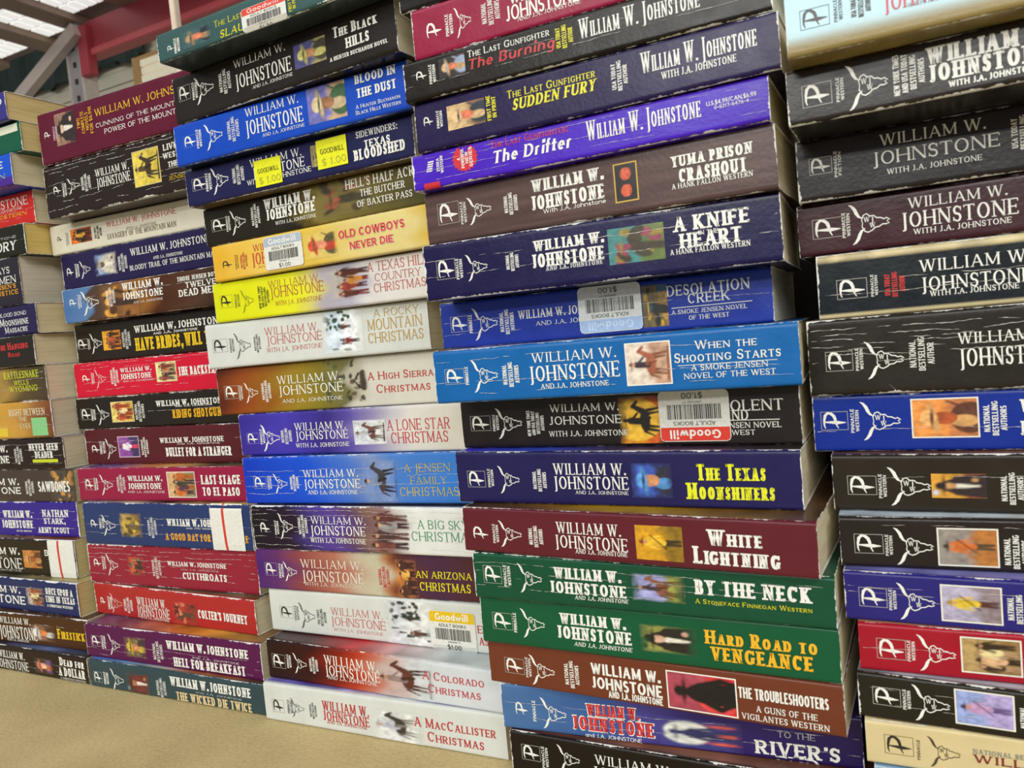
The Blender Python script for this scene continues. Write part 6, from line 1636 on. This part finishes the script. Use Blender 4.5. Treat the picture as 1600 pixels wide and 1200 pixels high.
                for i in range(nU):
                    for j in range(nV):
                        u = u1 - (u1 - u0) * i / (nU - 1); v = v0c + (v1c - v0c) * j / (nV - 1)
                        c[i, j] = c[i, j] * keep[i, j] + scol(u, v) * (1 - keep[i, j])
            vs, fs = [], []
            for i in range(nU):
                for j in range(nV):
                    vs.append(sp.pt(u1 - (u1 - u0) * i / (nU - 1), v0c + (v1c - v0c) * j / (nV - 1), off))
            for i in range(nU - 1):
                for j in range(nV - 1):
                    k = i * nV + j
                    fs.append((k, k + nV, k + nV + 1, k + 1)[::-1])
            pic = mesh_obj('cover_picture', vs, fs, PRINT, root)
            set_cols(pic.data, np.concatenate([c.reshape(-1, 3), np.ones((nU * nV, 1))], 1))
            if a and a != 'soft':
                w = .0006; wv = w / Tl
                q = [rect(u0 - w, u1 + w, v0 - wv, v0), rect(u0 - w, u1 + w, v1, v1 + wv), rect(u0 - w, u0, v0, v1), rect(u1, u1 + w, v0, v1)]
                add_quads('picture_frame', q, sp, off + .00001, ink(a), root)
    return root

# ------------------------------------------------------------------ table, rack and hall behind
def build_place():
    TAB = table_material()
    t = empty('display_table', (0, 0, 0))
    tag(t, 'wide tan fibreboard table carrying all the stacks of books', 'table')
    box('tabletop', (-1.5, -.62, -.03), (1.5, .75, 0), TAB, t, .002)
    bb = box('gap_shade_board', (-.26, .186, 0.0003), (.78, .196, .335), plain('gap_shade_dark', '2a2624', .8), None, .001)  # unseen board, added only so the gaps between stacks stay dark
    tag(bb, 'dark board added behind the book stacks to keep their gaps dark', 'board')
    legm = plain('table_leg_steel', '6a6a6c', .4, .8)
    for x in (-1.42, 1.42):
        for y in (-.55, .68):
            box('leg', (x - .02, y - .02, -.76), (x + .02, y + .02, -.03), legm, t, .003)
    fl = box('floor', (-9, -4, -.80), (5, 6, -.76), plain('floor_concrete', '8a8680', .6, 0, 3, .2)); tag(fl, kind='structure')
    WALL = plain('wall_siding_paint', 'c6beaa', .7, 0, 6, .08)
    wl = empty('wall_back', (0, 0, 0)); tag(wl, kind='structure')
    z = 1.2
    i = 0
    while z < 2.46:
        box('siding_plank', (-7, 3.62 + .006 * (i % 2), z), (1.5, 3.68, z + .085), WALL, wl); z += .09; i += 1
    box('wall_upper', (-7, 3.66, 2.46), (1.5, 3.70, 3.5), WALL, wl)
    box('wall_base', (-7, 3.64, -.76), (1.5, 3.70, 1.2), WALL, wl)
    dk = box('dark_green_curtain', (-7, 3.54, 2.46), (-3.95, 3.60, 3.4), plain('curtain_dark_green', '26332f', .9, 0, 8, .5))
    # folds of the hanging cloth
    me = dk.data
    vs, fs = [], []
    n = 90
    for j in range(n + 1):
        x = -7 + 3.05 * j / n
        y = 3.56 + .03 * math.sin(j * .9) + .015 * math.sin(j * 2.3)
        vs += [(x, y, 2.40 + .03 * math.sin(j * .5)), (x, y, 3.4), (x, y + .02, 2.40), (x, y + .02, 3.4)]
    for j in range(n):
        k = 4 * j
        fs += [(k, k + 4, k + 5, k + 1), (k + 2, k + 3, k + 7, k + 6), (k, k + 2, k + 6, k + 4), (k + 1, k + 5, k + 7, k + 3)]
    m = me.materials[0]; me.clear_geometry(); me.from_pydata(vs, [], fs); me.update()
    tag(dk, 'dark green cloth hanging high on the back wall', 'curtain')
    win = empty('window_1', (0, 0, 0)); tag(win, kind='structure')
    fr = plain('window_frame_wood', 'b08a54', .5)
    box('window_frame', (-4.10, 3.56, 2.12), (-4.03, 3.62, 2.36), fr, win)
    box('window_frame', (-4.10, 3.56, 2.36), (-3.3, 3.62, 2.39), fr, win)
    bl = plain('window_blind_bright', 'dcd2b8', .5, emit=.35)
    for i in range(5):
        box('blind_slat', (-4.02, 3.56 + .004 * (i % 2), 2.10 + i * .054), (-3.3, 3.60, 2.145 + i * .054), bl, win)
    # pallet rack: grey upright, brace, red beam and a deck with lit openings
    GREY = plain('rack_grey_paint', '9c9698', .45, .2, 12, .12)
    PINK = plain('rack_brace_paint', 'cabcb4', .45, .2, 12, .1)
    RED = plain('rack_red_paint', 'a8404c', .4, .1, 8, .12)
    HOLE = plain('punched_hole_dark', '2a2628', .8)
    rk = empty('pallet_rack', (-2.93, 2.3, -.76)); tag(rk, 'red and grey steel pallet rack behind the left stacks', 'rack')
    def rb(name, lo, hi, mat, par=rk, bev=.003):
        o = (-2.93, 2.3, -.76) if par is rk else (0, 0, 0)
        return box(name, tuple(a - b for a, b in zip(lo, o)), tuple(a - b for a, b in zip(hi, o)), mat, par, bev)
    up = rb('upright_post', (-2.985, 2.27, -.76), (-2.895, 2.34, 2.6), GREY)
    rb('post_flange', (-2.897, 2.262, -.76), (-2.880, 2.34, 1.80), plain('rack_edge_light', 'c8bcb4', .4, .2))
    rb('post_flange', (-2.992, 2.262, -.76), (-2.982, 2.34, 1.80), plain('rack_edge_light', 'c8bcb4', .4, .2))
    for i in range(9):
        zz = 1.40 + i * .08
        rb('punched_hole', (-2.95, 2.266, zz), (-2.93, 2.272, zz + .025), HOLE, rk, 0)
    # brace
    a = Vector((-2.86, 2.24, 1.872)); b = Vector((-3.56, 2.24, 1.56))
    d = (b - a).normalized(); n_ = Vector((-d.z, 0, d.x)); w = .03
    vs = []
    for yy in (2.22, 2.262):
        for p, sg in ((a, 1), (a, -1), (b, -1), (b, 1)):
            q = p + n_ * w * sg; vs.append((q.x + 2.93, yy - 2.3, q.z + .76))
    mesh_obj('diagonal_brace', vs, [(0, 1, 2, 3)[::-1], (4, 5, 6, 7), (0, 1, 5, 4), (1, 2, 6, 5), (2, 3, 7, 6), (3, 0, 4, 7)], PINK, rk)
    rb('red_beam', (-2.86, 2.29, 1.775), (-.6, 2.345, 1.925), RED)
    rb('beam_lower_lip', (-2.86, 2.272, 1.752), (-.6, 2.345, 1.785), plain('rack_red_paint_light', 'c4585c', .4, .1, 8, .12))
    br = rb('beam_bracket', (-2.885, 2.255, 1.66), (-2.815, 2.30, 1.895), RED)
    deckm = plain('deck_underside_brown', '86706c', .7, 0, 5, .2)
    rb('deck_sheet', (-4.6, .9, 1.965), (-1.2, 2.42, 1.99), deckm)
    for (xa, xb, za) in ((-3.003, -2.885, 1.925), (-3.338, -3.215, 1.925), (-2.60, -2.5, 1.925), (-3.78, -3.66, 1.925)):
        rb('deck_purlin', (xa, .9, za), (xb, 2.41, 1.964), plain('deck_purlin_tan', '9c8474', .6, 0, 6, .15))
    LIT = plain('lit_diffuser_pane', 'e8e8e4', .5, emit=1.0, bump=0)
    k = 0
    for (xa, xb, ya, yb, nx, ny, skip) in ((-3.205, -3.01, 2.04, 2.35, 3, 3, 0), (-3.64, -3.345, 2.04, 2.37, 5, 3, 0), (-2.875, -2.63, 2.0, 2.26, 4, 3, 0), (-3.205, -3.01, 1.5, 1.9, 3, 3, 0), (-2.875, -2.63, 1.5, 1.9, 3, 3, 0)):
        lp = empty('ceiling_light_panel', ((xa + xb) / 2, (ya + yb) / 2, 1.955))
        tag(lp, ['lit white grid panel beside the grey brace', 'lit white grid panel at the left photo edge under the tan purlin', 'lit white grid panel above the red beam',
                 'lit white grid panel nearer the camera over the left stacks', 'lit white grid panel nearer the camera over the red beam'][k], 'light panel', 'lit grid panels in the rack deck'); k += 1
        g_ = .012
        for i in range(nx):
            for j in range(ny):
                x_ = xa + (xb - xa) * i / nx; x2 = xa + (xb - xa) * (i + 1) / nx - g_
                y_ = ya + (yb - ya) * j / ny; y2 = ya + (yb - ya) * (j + 1) / ny - g_
                c = lp.location
                box('diffuser_pane', (x_ - c.x, y_ - c.y, 0), (x2 - c.x, y2 - c.y, .008), LIT, lp)
    post = empty('display_post', (-.311, .5, 0)); tag(post, 'slim cream post rising behind the teal book', 'post')
    PM = plain('cream_paint', 'd8c4b0', .4)
    box('post_shaft', (-.005, -.005, 0.012), (.005, .005, 1.3), PM, post, .001)
    box('post_foot', (-.04, -.04, 0), (.04, .04, .012), PM, post, .002)
build_place()
for i_, b_ in enumerate(BOOKS):
    make_book(i_, b_)
